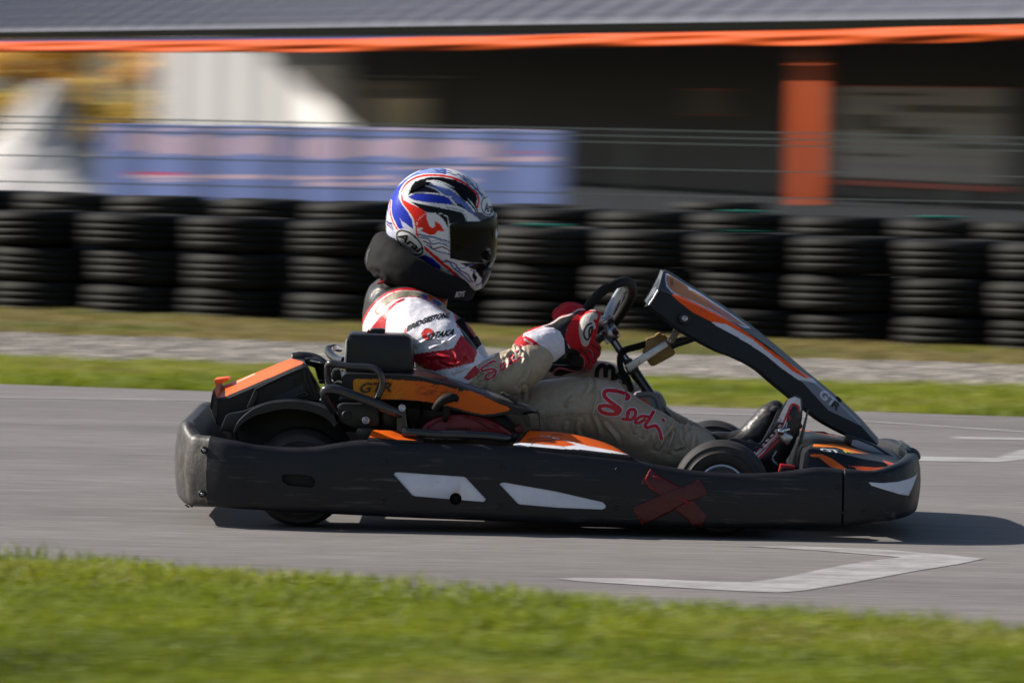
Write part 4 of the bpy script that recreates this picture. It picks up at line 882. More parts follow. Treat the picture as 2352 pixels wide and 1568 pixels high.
prism('pod_tip', c7([(2100, 850), (2232, 848), (2252, 880), (2262, 1030), (2248, 1030), (2240, 900), (2225, 880), (2120, 862), (2150, 930), (2160, 1010), (2120, 1010), (2060, 900), (1980, 880)]), .10, .13, M['engine'], kart, .003)
# ---- engine
prism('engine_block', c7([(250, 780), (320, 760), (860, 770), (940, 900), (1010, 1040), (2060, 1060), (1900, 900), (1500, 850), (1210, 760), (400, 700), (250, 720)]), .20, .42, M['engine'], kart, .01)
prism('engine_housing', c7([(245, 790), (300, 772), (620, 778), (660, 800), (668, 980), (640, 1010), (400, 1015), (262, 960), (240, 880)]), .12, .22, M['engine'], kart, .01)
prism('exhaust_box', c7([(430, 1015), (600, 1010), (620, 1110), (560, 1135), (450, 1130), (425, 1080)]), .10, .20, mat('mottled', (.03, .03, .025), .6, noise=(40, .5)), kart, .01)
bolt(*c7([(335, 892)])[0], .115, .013, M['engine']); bolt(*c7([(528, 942)])[0], .112, .012, M['steel']); bolt(*c7([(528, 942)])[0], .110, .006, M['steel'])
prism('carburettor', c7([(690, 820), (800, 815), (830, 900), (820, 1020), (700, 1020), (680, 900)]), .14, .24, M['engine'], kart, .008)
fan = prism('cooling_shroud', c7([(1040, 1060), (1120, 975), (1200, 925), (1330, 890), (1500, 880), (1640, 895), (1760, 935), (1860, 990), (1990, 1075), (1960, 1110), (1060, 1100)]), .11, .26, M['redplastic'], kart, .012)
for i in range(8): x = 1320 + i * 32; prism('shroud_slot', c7([(x, 1020), (x + 12, 1010), (x + 14, 1042), (x + 2, 1045)]), .106, .12, M['hole'], fan, 0)
for s_ in ([(1130, 1020), (1230, 950), (1380, 915)], [(1500, 905), (1640, 950), (1760, 1020)], [(1560, 900), (1690, 930), (1850, 1010)]): link('shroud_rib', tube_me(P3([(a, b, .108) for a, b in c7(s_)]), .0035, 6), M['redplastic'], fan)
prism('plug_cap', c7([(2000, 1010), (2060, 980), (2095, 1040), (2080, 1075), (2030, 1080), (1998, 1050)]), .13, .18, mat('dull_red', (.14, .01, .014), .5), kart, .004)
prism('bracket_plate', c7([(1900, 1090), (2010, 1060), (2060, 1100), (1990, 1165), (1900, 1150)]), .12, .15, M['engine'], kart, .003)
# ---- tube guards round the engine
def T(name, pts, r, m=M['darktube'], n=12, crop_=c7, parent=kart, **k): return tube(name, P3(crop_(pts)), r, m, parent, n=n, **k)
T('guard_tube', [(160, 590, .12), (150, 500, .11), (152, 405, .10), (180, 378, .09), (240, 388, .085), (380, 408, .075), (520, 412, .07), (610, 428, .065), (665, 470, .06), (690, 540, .06), (685, 620, .06), (655, 690, .062), (622, 740, .07)], .0098)
T('bumper_tube', [(215, 850, .10), (165, 770, .08), (120, 690, .06), (125, 645, .05), (175, 632, .045), (280, 650, .045), (420, 700, .045), (600, 768, .05), (760, 838, .06), (870, 885, .08)], .0135, n=16)
T('lower_tube', [(895, 1060, .05), (960, 1062, .045), (1200, 1078, .04), (1500, 1085, .04), (1760, 1100, .045), (1930, 1125, .06), (1960, 1128, .09)], .0125, n=16, flat=.8)
T('upper_tube', [(165, 235, .52), (160, 262, .5), (200, 310, .46), (250, 340, .42), (320, 352, .36)], .012)
T('hand_tube', [(165, 238, .52), (210, 222, .54), (270, 235, .6)], .010)
prism('bracket_post', c7([(856, 830), (862, 806), (905, 802), (918, 812), (922, 860), (940, 1000), (960, 1075), (835, 1060), (832, 940), (850, 880)]), .07, .10, M['darktube'], kart, .004)
bolt(*c7([(887, 820)])[0], .065, .011, M['steel'])
T('starter_handle', [(1205, 835, .05), (1240, 790, .045), (1300, 740, .04), (1380, 716, .04), (1435, 730, .05)], [.008, .012, .014, .014, .009], m=M['rubber'], n=16)
T('handle_stem', [(1320, 800, .05), (1325, 880, .055), (1310, 945, .07)], [.010, .011, .008], m=M['rubber'])
T('cable', [(200, 590, .3), (260, 560, .26), (330, 600, .2), (300, 700, .16)], .004, m=M['rubber'])
T('cable', [(1055, 740, .2), (1080, 860, .16), (1040, 980, .14)], .005, m=M['rubber'])
prism('link_box', c3([(1180, 345), (1240, 340), (1250, 420), (1200, 440), (1175, 400)]), .3, .4, M['engine'], kart, .006)
T('tie_rod', [(80, 560, .5), (200, 555, .4), (330, 545, .3)], .006, m=M['steel'])

# ---- front fairing (steering fairing), printed
bot = c5([(86, 336), (190, 410), (290, 490), (410, 566), (620, 680), (780, 742), (930, 822), (1060, 930), (1250, 1085), (1440, 1232), (1640, 1340), (1862, 1436)])
cre = c5([(160, 214), (262, 248), (350, 285), (480, 345), (690, 448), (880, 560), (1010, 645), (1120, 732), (1300, 878), (1490, 1032), (1690, 1215), (1885, 1425)])
sil2 = c5([(204, 70), (262, 100), (395, 185), (510, 254), (700, 378), (880, 508), (1060, 652), (1160, 735), (1330, 880), (1520, 1035), (1720, 1215), (1890, 1402)])
N_ = len(bot); hw = np.linspace(.20, .145, N_)                # half width, tapering to the foot
def fa(L, off): return [P(a, b, YC - hw[i] + off[i] if isinstance(off, (list, np.ndarray)) else YC - hw[i] + off) for i, (a, b) in enumerate(L)]
r_bot = fa(bot, 0); r_cre = fa(cre, .012)
r_sil = [P(a, b, YC - hw[i] + .12 * (1 - i / N_) + .05) for i, (a, b) in enumerate(sil2)]
mid = [Vector((v.x + .004, YC, v.z + .006)) for v in r_sil]
mr_ = lambda L: [Vector((v.x, 2 * YC - v.y, v.z)) for v in L]
inner = [Vector((v.x - .012, v.y + .012, v.z - .004)) for v in r_bot]
inmid = [c_.lerp(Vector((b_.x, c_.y, b_.z)), .25) + Vector((-.01, 0, -.02)) for c_, b_ in zip(mid, r_bot)]
inmid = [Vector((v.x, YC, v.z)) for v in inmid]
rails = [r_bot, r_cre, r_sil, mid, mr_(r_sil), mr_(r_cre), mr_(r_bot), mr_(inner), mr_([c_ + Vector((-.01, .012, -.012)) for c_ in r_cre]), inmid, [c_ + Vector((-.01, .012, -.012)) for c_ in r_cre], inner]
rows = np.array([[None]]) if False else None
def loft_w(rails, nu, seg):                     # fixed samples between neighbouring rails
    rs = [cat_rom(r, nu) for r in rails]; out = []
    for i in range(nu):
        ring = []
        for a in range(len(rs)):
            b = (a + 1) % len(rs)
            for s_ in range(seg[a]): ring.append(rs[a][i] * (1 - s_ / seg[a]) + rs[b][i] * (s_ / seg[a]))
        out.append(ring)
    return np.array(out)
fr = loft_w(rails, 520, [46, 40, 20, 20, 20, 20, 4, 4, 6, 6, 6, 4])
def lay_fair(p):
    p.poly(c5([(219, 88), (228, 86), (262, 100), (395, 183), (510, 250), (640, 336), (760, 418), (890, 516), (840, 510), (700, 440), (560, 370), (440, 310), (330, 270), (265, 232), (225, 185), (216, 130)]), WHT, sm=False)
    p.poly(c5([(233, 96), (262, 106), (390, 188), (405, 215), (440, 225), (520, 275), (700, 390), (860, 503), (780, 480), (640, 402), (450, 306), (340, 264), (275, 226), (235, 180), (226, 130)]), (.62, .20, .04), sm=False)
    p.poly(c5([(520, 285), (700, 395), (858, 502), (780, 478), (680, 425), (590, 375)]), (.45, .12, .08), sm=False)
    p.poly(c5([(266, 252), (290, 248), (360, 272), (480, 330), (680, 428), (880, 566), (1060, 698), (1250, 832), (1372, 908), (1310, 902), (1220, 852), (1080, 742), (900, 602), (702, 484), (575, 463), (430, 388), (320, 302)]), (.92, .095, .004), sm=False)
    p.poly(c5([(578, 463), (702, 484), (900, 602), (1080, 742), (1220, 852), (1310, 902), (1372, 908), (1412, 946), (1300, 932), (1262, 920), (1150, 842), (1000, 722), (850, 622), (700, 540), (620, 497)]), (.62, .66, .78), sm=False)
    p.poly(c5([(1262, 918), (1412, 946), (1500, 1020), (1600, 1115), (1700, 1205), (1757, 1268), (1745, 1276), (1620, 1215), (1498, 1158), (1380, 1030), (1295, 938)]), (.19, .22, .29), sm=False)
fo = painted('steering_fairing', fr, lay_fair, mirror=YC)
text_on('lettering', 'GT', c5([(1415, 1040)])[0], (33, 29), (12, -15), M['white'], fo, target=fo, bold=.03)
text_on('lettering', 'R', c5([(1515, 1122)])[0], (15, 13), (10, -13), M['black'], fo, target=fo, bold=.03)
text_on('lettering', 'WORLD', c5([(282, 188)])[0], (-1, -18), (-7, 0), M['black'], fo, target=fo) if True else None
# end cap (top of the fairing), underside lip
ec = [P(a, b, y) for a, b, y in c5([(86, 334, .47), (165, 214, .475), (204, 72, .55), (200, 70, .66)])]
capv = ec + [Vector((v.x, 2 * YC - v.y, v.z)) for v in ec[:3]][::-1]
capv = [v + Vector((-.002, 0, 0)) for v in capv]; me = mesh(capv, [tuple(range(len(capv)))]); link('fairing_end', evalmesh(me, [('SOLIDIFY', dict(thickness=.003))]), mat('pale_plastic', (.10, .12, .15), .3, noise=(20, .1)), fo, smooth=False)
T('rolled_edge', [(88, 335, .455), (128, 275, .46), (162, 216, .465)], .003, m=M['steel'], crop_=c5, parent=fo, n=8)
bolt(*c5([(372, 440)])[0], YC - .205, .017, M['plastic']); bolt(*c5([(372, 438)])[0], YC - .208, .009, M['steel'])
prism('fairing_stud', c5([(1565, 1052), (1582, 1055), (1605, 1080), (1596, 1092), (1575, 1075)]), .60, .66, M['engine'], kart, .001)
# ---- steering: rim, spokes, hub, column
rimp = [(1000, 545, .50), (1095, 410, .49), (1200, 300, .495), (1330, 228, .52), (1440, 200, .58), (1505, 240, .66), (1500, 350, .74), (1425, 490, .79), (1330, 620, .81), (1215, 745, .81), (1110, 830, .78), (1010, 850, .70), (955, 790, .60), (950, 660, .53)]
sw = bpy.data.objects.new('steering_wheel', None); COL.objects.link(sw); sw.parent = kart; sw.empty_display_size = .1
hubp = P(*c4([(1240, 590)])[0], .66); sw.location = hubp; sw.matrix_parent_inverse = Matrix.Translation(-Vector(kart.location))
tube('rim', P3(c4(rimp)), .0145, M['rubber'], sw, n=16, closed=True, seg=120)
for pts in ([(1250, 585, .64), (1310, 440, .66), (1420, 260, .66)], [(1230, 600, .64), (1130, 640, .56), (1020, 600, .53)], [(1255, 600, .68), (1240, 680, .74), (1215, 740, .79)]):
    tube('spoke', P3(c4(pts)), .013, M['alu'], sw, n=10, flat=.25)
prism('spoke_plate', c4([(1150, 625), (1300, 470), (1335, 390), (1330, 330), (1395, 310), (1435, 320), (1400, 420), (1330, 540), (1290, 600), (1200, 640)]), .665, .670, M['alu'], sw, .001)
prism('spoke_opening', c4([(1290, 560), (1352, 440), (1388, 345), (1402, 352), (1385, 430), (1330, 545)]), .660, .664, M['hole'], sw, 0)
link('hub', tube_me(P3(c4([(1190, 600, .66), (1222, 648, .66)])), .034, 20, smooth=False), M['steel'], sw)
link('hub_collar', tube_me(P3(c4([(1222, 645, .66), (1322, 812, .66)])), [.026, .024, .0245], 20), M['steel'], sw)
for a, b in ((1295, 612), (1345, 735), (1152, 720), (1195, 780)): bolt(*c4([(a, b)])[0], .63, .008, M['engine'], name='hub_bolt')
link('steering_column', tube_me(P3(c4([(1300, 790, .66), (1500, 1090, .66), (1740, 1450, .66), (1900, 1700, .66)])), .0115, 16), mat('column_steel', (.25, .28, .36), .25, metal=1), kart)
T('column_sleeve', [(1480, 1060, .655), (1620, 1270, .655), (1735, 1440, .655)], .0165, crop_=c4)
prism('column_block', c4([(1420, 1040), (1500, 1000), (1590, 1110), (1580, 1130), (1500, 1180), (1465, 1170)]), .62, .70, M['engine'], kart, .004)
prism('support_bar', c4([(1432, 1078), (1862, 812), (1895, 872), (1480, 1146)]), .605, .628, M['alu'], kart, .003)
blobme = prism_me(c4([(1620, 915), (1650, 880), (1662, 800), (1700, 790), (1760, 770), (1850, 755), (1885, 790), (1920, 850), (1962, 935), (1955, 965), (1925, 985), (1740, 1082), (1705, 1080), (1680, 1045), (1622, 945)]), .635, .70, .012)
link('reservoir', blobme, M['bottle'], kart)
prism('reservoir_cap', c4([(1748, 762), (1790, 732), (1812, 736), (1822, 765), (1770, 792)]), .645, .685, M['bottle'], kart, .004)
T('brake_hose', [(1660, 848, .66), (1560, 880, .65), (1450, 910, .63), (1395, 960, .61), (1385, 1050, .6), (1410, 1140, .6), (1455, 1200, .6), (1480, 1270, .62), (1500, 1325, .64)], .0098, m=M['rubber'], crop_=c4, n=12)
prism('hanger_strip', c4([(1880, 820), (1972, 648), (2035, 682), (1950, 840), (1910, 850)]), .60, .606, mat('dull_steel', (.22, .20, .17), .5, metal=.5, noise=(60, .4)), kart, .001)
bolt(*c4([(1900, 812)])[0], .597, .007, M['steel'])
T('support_tube', [(262, 645, .64), (330, 620, .64), (400, 598, .64), (500, 560, .64)], .0135, crop_=c5, m=M['engine'])
for pts in ([(1140, 1200, .60), (1150, 1120, .6), (1190, 1075, .6), (1225, 1085, .6), (1235, 1180, .6)], [(1235, 1200, .62), (1240, 1130, .62), (1275, 1085, .62), (1310, 1110, .62), (1315, 1230, .62)]):
    T('hose_loop', pts, .007, m=M['rubber'], crop_=c4)
bolt(*c4([(1375, 1250)])[0], .62, .009, M['steel']); prism('column_plate', c4([(1330, 1170), (1400, 1110), (1440, 1190), (1460, 1280), (1400, 1270), (1340, 1220)]), .64, .66, M['engine'], kart, .003)
# front tank between the legs (pale grey moulding with orange patch)
prism('front_tank', c4([(1540, 1395), (1560, 1370), (1700, 1362), (1790, 1368), (1840, 1400), (1868, 1470), (1880, 1560), (1960, 1700), (2020, 1790), (1600, 1800), (1500, 1600)]), .60, .78, mat('grey_moulding', (.22, .22, .215), .45, noise=(20, .15)), kart, .012)
prism('orange_patch', c4([(1590, 1420), (1650, 1425), (1690, 1460), (1710, 1510), (1660, 1500), (1610, 1460)]), .595, .60, mat('orange_label', ORG, .5), kart, .001)
T('tank_edge', [(1560, 1385, .6), (1700, 1375, .6), (1770, 1420, .6), (1800, 1520, .6)], .008, m=mat('grey_edge', (.2, .2, .19), .5), crop_=c4)
prism('black_wedge', c5([(205, 1130), (300, 1245), (285, 1240), (240, 1200)]), .59, .60, M['engine'], kart, .001)
# ---- pedals, rods
T('pedal', [(1015, 775, .42), (985, 745, .42), (972, 690, .42), (1000, 650, .42), (1060, 610, .42), (1125, 572, .42)], .0085, m=M['chrome'], crop_=c6)
T('pedal_bar', [(1095, 470, .36), (1160, 455, .39), (1240, 435, .44), (1256, 425, .46)], .0088, m=M['chrome'], crop_=c6)
T('pedal_bar', [(1150, 540, .40), (1200, 515, .43), (1232, 490, .45), (1230, 470, .46)], .0088, m=M['chrome'], crop_=c6)
prism('pedal_bracket', c6([(1082, 490), (1110, 470), (1180, 500), (1205, 520), (1160, 590), (1135, 585), (1100, 540)]), .37, .41, M['steel'], kart, .003)
link('pedal_knob', grid_me([[P(*c6([(1098, 472)])[0], .36) + Vector((.0115 * math.sin(a) * math.cos(b), .0115 * math.sin(a) * math.sin(b), .0115 * math.cos(a))) for b in np.linspace(0, 2 * math.pi, 15)] for a in np.linspace(.01, math.pi - .01, 9)], cap=False), M['chrome'], kart)
T('pedal', [(1130, 700, .8), (1100, 600, .8), (1120, 480, .8)], .008, m=M['chrome'], crop_=c6)
prism('support_rod', c6([(1320, 288), (1336, 290), (1300, 470), (1262, 640), (1245, 752), (1212, 756), (1245, 560), (1290, 400)]), .50, .506, mat('rod_steel', (.10, .12, .13), .35, metal=.6), kart, .001)
for s_ in ([(740, 590, .6), (790, 600, .6), (860, 640, .6)], [(780, 575, .62), (850, 560, .62), (900, 590, .62)], [(790, 620, .58), (800, 570, .58), (840, 590, .58)], [(700, 600, .55), (760, 620, .55), (850, 625, .5)]): T('steering_link', s_, .006, m=M['engine'], crop_=c6)
prism('link_bracket', c6([(722, 590), (775, 592), (782, 612), (740, 606)]), .5, .52, M['whiteprint'], kart, .001)
lb = prism('lap_timer', c6([(1078, 816), (1096, 744), (1222, 765), (1218, 800), (1190, 812)]), .26, .32, mat('timer_red', (.42, .015, .02), .35), kart, .003)
prism('timer_face', c6([(1092, 808), (1106, 772), (1205, 782), (1200, 800)]), .256, .262, M['black'], lb, .001)
text_on('lettering', 'LAPS', c6([(1118, 796)])[0], (14, 1.5), (0, -3.4), M['redprint'], lb, y=.255)
T('timer_lead', [(1220, 775, .3), (1290, 785, .3)], .004, m=M['engine'], crop_=c6)
# ---- front spoiler: black moulding with orange and white print
top_n = c6([(1300, 650), (1345, 618), (1500, 640), (1640, 665), (1780, 700), (1950, 730), (2100, 775), (2172, 790)])
top_s = c6([(1335, 566), (1400, 558), (1530, 574), (1660, 598), (1800, 628), (1950, 660), (2080, 698), (2150, 735)])
low_n = c6([(1278, 800), (1400, 800), (1500, 805), (1640, 812), (1780, 818), (1950, 820), (2100, 815), (2190, 800)])
rl = [[P(a, b, .10 + .03 * i / 7) for i, (a, b) in enumerate(low_n)], [P(a, b, .13 + .03 * i / 7) for i, (a, b) in enumerate(top_n)], [P(a, b, .42) for a, b in top_s]]
rl += [[Vector((v.x, YC, v.z + .002)) for v in rl[2]]]; rl += [mr_(rl[2]), mr_(rl[1]), mr_(rl[0]), [Vector((v.x, YC, .1)) for v in rl[0]]]
def lay_sp(p):
    p.poly(c6([(1366, 600), (1375, 578), (1530, 574), (1640, 592), (1750, 625), (1850, 662), (1700, 650), (1560, 605)]), (.80, .20, .02), sm=False)
    p.poly(c6([(1346, 662), (1440, 662), (1530, 700), (1660, 792), (1600, 794), (1520, 770), (1420, 690), (1350, 682)]), (.75, .13, .02), sm=False)
    p.poly(c6([(1660, 762), (1760, 764), (1900, 775), (2010, 768), (1950, 710), (2050, 740), (2165, 770), (2150, 795), (1990, 812), (1780, 812), (1740, 800), (1720, 770)]), (.70, .11, .04), sm=False)
painted('front_spoiler', loft_w(rl, 460, [50, 230, 20, 20, 40, 10, 6, 6]), lay_sp, mirror=YC)
text_on('lettering', 'GT', c6([(1420, 650)])[0], (44, 4), (-9, -8.5), M['white'], kart, y=.10, bold=.03, shear=-.3) if False else None
sp_ob = [o for o in COL.objects if o.name.startswith('front_spoiler')][-1]
text_on('lettering', 'GT', c6([(1445, 640)])[0], (44, 4), (-8, -7), M['white'], sp_ob, target=sp_ob, bold=.03)
text_on('lettering', 'R', c6([(1640, 652)])[0], (20, 2), (-6, -6), M['yellowprint'], sp_ob, target=sp_ob, bold=.03)
# windscreen-like fin where the fairing foot stands, with white insert
prism('fairing_foot', c6([(1640, 560), (1645, 505), (1662, 495), (1700, 510), (1900, 590), (2060, 690), (2120, 715), (2118, 745), (1950, 695), (1700, 610)]), .44, .52, M['plastic'], kart, .006)
drape = prism('foot_insert', c6([(1690, 590), (1700, 545), (1740, 545), (1880, 600), (1975, 665), (1968, 680), (1850, 650)]), .436, .44, mat('pale_insert', (.30, .34, .42), .5), kart, .001)
prism('foot_insert', c6([(2065, 676), (2098, 690), (2116, 712), (2112, 728), (2090, 712)]), .436, .44, mat('pale_end', (.30, .34, .42), .5), kart, .001)
# far wing of the bumper moulding, behind the shoes
prism('far_cowl', c6([(1288, 560), (1290, 488), (1400, 490), (1480, 497), (1560, 508), (1650, 530), (1655, 600), (1500, 575), (1350, 562)]), .98, 1.06, mat('rough_black', (.015, .015, .014), .7, bump=(40, .8, .01), noise=(20, .5)), kart, .006)
prism('cowl_insert', c6([(1522, 512), (1560, 508), (1640, 532), (1642, 580), (1545, 558), (1520, 540)]), .972, .978, mat('pale_cowl', (.34, .36, .36), .5), kart, .001)
T('cowl_edge', [(1290, 490, .975), (1400, 487, .975), (1480, 497, .975), (1495, 560, .975)], .006, m=M['plastic'], crop_=c6)
# raised loop at the nose of the bumper
T('nose_loop', [(2140, 730, .5), (2176, 700, .48), (2182, 640, .46), (2200, 630, .46), (2240, 655, .48), (2252, 690, .52)], .008, m=M['plastic'], crop_=c6)
prism('nose_pad', c6([(2138, 740), (2172, 718), (2176, 640), (2186, 626), (2205, 626), (2254, 664), (2258, 760), (2240, 800), (2190, 790)]), .42, .90, M['plastic'], kart, .008)
prism('nose_hole', c6([(2184, 730), (2190, 682), (2206, 672), (2208, 730), (2196, 750)]), .415, .425, M['hole'], kart, .001)

# ================================================================ the driver
person = thing('person', 'person in white, red and beige racing suit, patterned helmet and red gloves, steering the go-kart', 'person', (.0, YC, .12))
SWH = (.78, .76, .84); SRED = (.44, .010, .022); BEI = (.40, .325, .235); SBL = (.012, .012, .014)
def PX(ch): return [tuple(P(X, Y, y)) + tuple(r) for X, Y, y, *r in ch]
sy = lambda y: 2 * YC - y
from mathutils import noise as mn
def relief(me, amp, sc, ridges=(), seed=0, zones=None):
    n = len(me.vertices); co = np.empty(n * 3); me.vertices.foreach_get('co', co); co = co.reshape(-1, 3); no = np.empty(n * 3); me.vertices.foreach_get('normal', no); no = no.reshape(-1, 3)
    XY = proj(co); h = np.zeros(n)
    off = Vector((seed * 7.1, 0, 0))
    if amp:
        h += amp * np.array([mn.fractal(Vector(c) * sc + off, 1.0, 2.0, 3) for c in co])
    for pts, w_, a in ridges:
        b = np.array(pts); sel = (XY[:, 0] > b[:, 0].min() - 30) & (XY[:, 0] < b[:, 0].max() + 30) & (XY[:, 1] > b[:, 1].min() - 30) & (XY[:, 1] < b[:, 1].max() + 30)
        q = smooth2(pts, False) if len(pts) > 2 else pts; q = np.array(q); d = dist(XY[sel], q)
        # taper the fold toward its ends
        e = np.minimum(np.linalg.norm(XY[sel] - q[0], axis=1), np.linalg.norm(XY[sel] - q[-1], axis=1)); tp_ = np.clip(e / 14, .15, 1)
        h[sel] += a * np.exp(-(d / w_)**2) * tp_ - a * .5 * np.exp(-((d - 2.1 * w_) / w_)**2) * tp_
    me.vertices.foreach_set('co', (co + no * h[:, None]).ravel()); me.update(); return me
body_ch = [
    PX([(930, 660, .66, .062, .09), (900, 700, .66, .082, .15), (893, 750, .66, .078, .16), (905, 820, .66, .085, .165), (940, 900, .66, .09, .16)]),
    PX([(905, 712, .52, .066), (935, 712, .50, .072), (985, 730, .50, .062)]),
    PX([(988, 650, .66, .062), (975, 690, .66, .07, .08), (950, 738, .66, .100, .17), (962, 800, .66, .118, .18), (1000, 880, .66, .118, .165), (1045, 965, .66, .115, .17)]),
    PX([(925, 738, .50, .092), (960, 770, .43, .096), (1008, 808, .38, .094), (1050, 845, .34, .078), (1075, 866, .33, .066)]),
    PX([(1060, 866, .33, .062), (1110, 868, .34, .062), (1165, 858, .355, .066), (1205, 840, .37, .064), (1232, 822, .38, .054)]),
    PX([(930, 738, sy(.50), .088), (985, 765, sy(.42), .088), (1035, 795, sy(.40), .085), (1070, 830, sy(.38), .07), (1090, 860, sy(.37), .06)]),
    PX([(1080, 866, sy(.37), .058), (1150, 868, sy(.40), .056), (1215, 862, sy(.45), .05), (1250, 862, sy(.5), .044)]),
    PX([(1050, 968, .54, .10), (1160, 962, .50, .100), (1270, 948, .46, .096), (1350, 940, .44, .094), (1385, 942, .435, .090)]),
    PX([(1375, 940, .435, .090), (1430, 968, .43, .083), (1492, 1000, .42, .078), (1545, 1024, .415, .069), (1585, 1028, .41, .066), (1606, 1036, .41, .058)]),
    PX([(1060, 955, .79, .095), (1200, 925, .84, .09), (1320, 898, .865, .082), (1378, 888, .87, .080), (1400, 898, .87, .078)]),
    PX([(1385, 892, .87, .080), (1440, 930, .87, .070), (1530, 985, .86, .058), (1610, 1020, .85, .048)]),
]
bm_ = blob(body_ch, .0062, smooth=7, sub=1, step=.014)
W8 = lambda L, w_, a: [(c8(p), w_, a) for p in L]
rid = W8([[(1640, 590), (1668, 690), (1640, 780), (1625, 860)], [(1760, 650), (1742, 730), (1770, 800), (1700, 830)], [(1885, 690), (1870, 790), (1848, 870)], [(1575, 690), (1560, 780), (1525, 830)], [(1490, 670), (1485, 740), (1495, 820)], [(1700, 590), (1650, 640), (1590, 720)], [(1830, 580), (1800, 640), (1830, 690)], [(1375, 580), (1390, 650), (1380, 710)], [(1280, 560), (1290, 620), (1300, 670)]], 3.0, .0105)
rid += W8([[(930, 250), (938, 340), (915, 430), (900, 500), (925, 560), (960, 640), (985, 720)], [(850, 145), (875, 200), (850, 270), (800, 330)], [(770, 560), (750, 640), (790, 740)], [(640, 600), (620, 680)], [(240, 250), (235, 330)], [(1200, 330), (1180, 440)], [(1020, 600), (1120, 720), (1150, 800)], [(700, 330), (640, 400)], [(1100, 160), (1200, 230)]], 3.8, .009)
W2 = lambda L, w_, a: [(c2(p), w_, a) for p in L]
rid += W2([[(760, 800), (900, 740), (1100, 790)], [(900, 820), (1050, 770), (1160, 700)], [(820, 930), (950, 900), (1100, 920)], [(1130, 850), (1150, 920), (1180, 960)], [(1220, 840), (1240, 900), (1280, 930)], [(1000, 940), (1100, 980), (1220, 960)], [(1120, 1060), (1200, 1030), (1290, 990)], [(740, 1000), (860, 960)]], 3.4, .0075)
rid += W2([[(1520, 960), (1560, 1020), (1520, 1120)], [(1640, 900), (1650, 980), (1620, 1060)], [(1690, 800), (1750, 830), (1780, 900)], [(1790, 830), (1800, 930), (1780, 1000)], [(1690, 830), (1640, 880), (1590, 900)], [(1400, 1000), (1420, 1080), (1370, 1160)], [(1860, 1000), (1820, 1100), (1760, 1180)], [(1350, 1040), (1380, 1120)], [(1480, 1120), (1440, 1200)], [(1720, 780), (1710, 830), (1760, 860)]], 3.2, .0080)
relief(bm_, .006, 9, rid, 1)
me = bm_
p = Paint(me, BEI)
nearside = p.co[:, 1] < YC + .02
X_, Y_ = p.XY[:, 0], p.XY[:, 1]
upper = inpoly(p.XY, c2([(100, -200), (1300, -200), (1600, 700), (1520, 900), (1430, 935), (1350, 985), (1360, 1060), (1270, 1160), (900, 1300), (100, 1300)]))
p.apply(upper, SWH)
p.poly(c2([(735, 885), (900, 860), (1120, 825), (1190, 700), (1250, 730), (1350, 860), (1310, 965), (1100, 1020), (940, 1048), (830, 1020), (740, 960)]), SRED, sm=False)
p.poly(c2([(1215, 1120), (1260, 1060), (1335, 985), (1366, 1045), (1360, 1070), (1270, 1140)]), SRED, sm=False)
p.poly(c2([(300, 660), (380, 560), (470, 450), (560, 375), (620, 350), (520, 420), (475, 520), (455, 700), (350, 760)]), SRED, sm=False)
for s_ in ([(450, 700), (462, 560), (500, 460), (560, 395), (640, 355)],): p.stroke(c2(s_), 5, SRED)
p.poly(c2([(150, 720), (190, 620), (230, 400), (250, 100), (600, 60), (1300, 100), (1260, 420), (1250, 520), (1240, 560), (1330, 700), (1380, 780), (1340, 850), (1230, 740), (1170, 620), (1140, 520), (1080, 420), (960, 335), (850, 285), (640, 255), (480, 290), (370, 370), (290, 470), (240, 600), (215, 720)]), SBL, sm=False)
p.stroke(c2([(212, 700), (245, 570), (305, 455), (395, 355), (500, 288), (640, 254), (790, 270), (940, 325), (1070, 410), (1135, 510), (1165, 620)]), 5.2, SRED)
p.stroke(c2([(395, 470), (455, 385), (550, 325), (660, 298), (800, 305), (920, 355), (1000, 410), (1050, 445)]), 17, SRED)
p.stroke(c2([(395, 470), (455, 385), (550, 325), (660, 298), (800, 305), (920, 355), (1000, 410), (1050, 445)]), 13, (.30, .27, .20))
p.stroke(c2([(830, 320), (860, 335)]), 8, (.03, .05, .25)); p.stroke(c2([(880, 330), (920, 352)]), 9, (.4, .05, .02)); p.stroke(c2([(940, 372), (985, 400)]), 8, (.03, .05, .25))
p.stroke(c2([(480, 305), (560, 282), (660, 268), (790, 282)]), 1.2, (.7, .65, .6))
# far sleeve: red panel
p.poly(c2([(1220, 540), (1290, 560), (1350, 660), (1420, 740), (1330, 730), (1280, 690)]), SRED, sm=False)
# shoulder badge red drop and lettering drop
p.poly(c2([(637, 660), (662, 628), (668, 668), (655, 690)]), (.65, .03, .02), sm=False)
p.ell(c2([(872, 690)])[0], 15, 14, 0, SBL); p.ell(c2([(872, 690)])[0], 13.5, 12.5, 0, (.70, .03, .02)); p.ell(c2([(885, 700)])[0], 5.5, 5, 0, SWH)
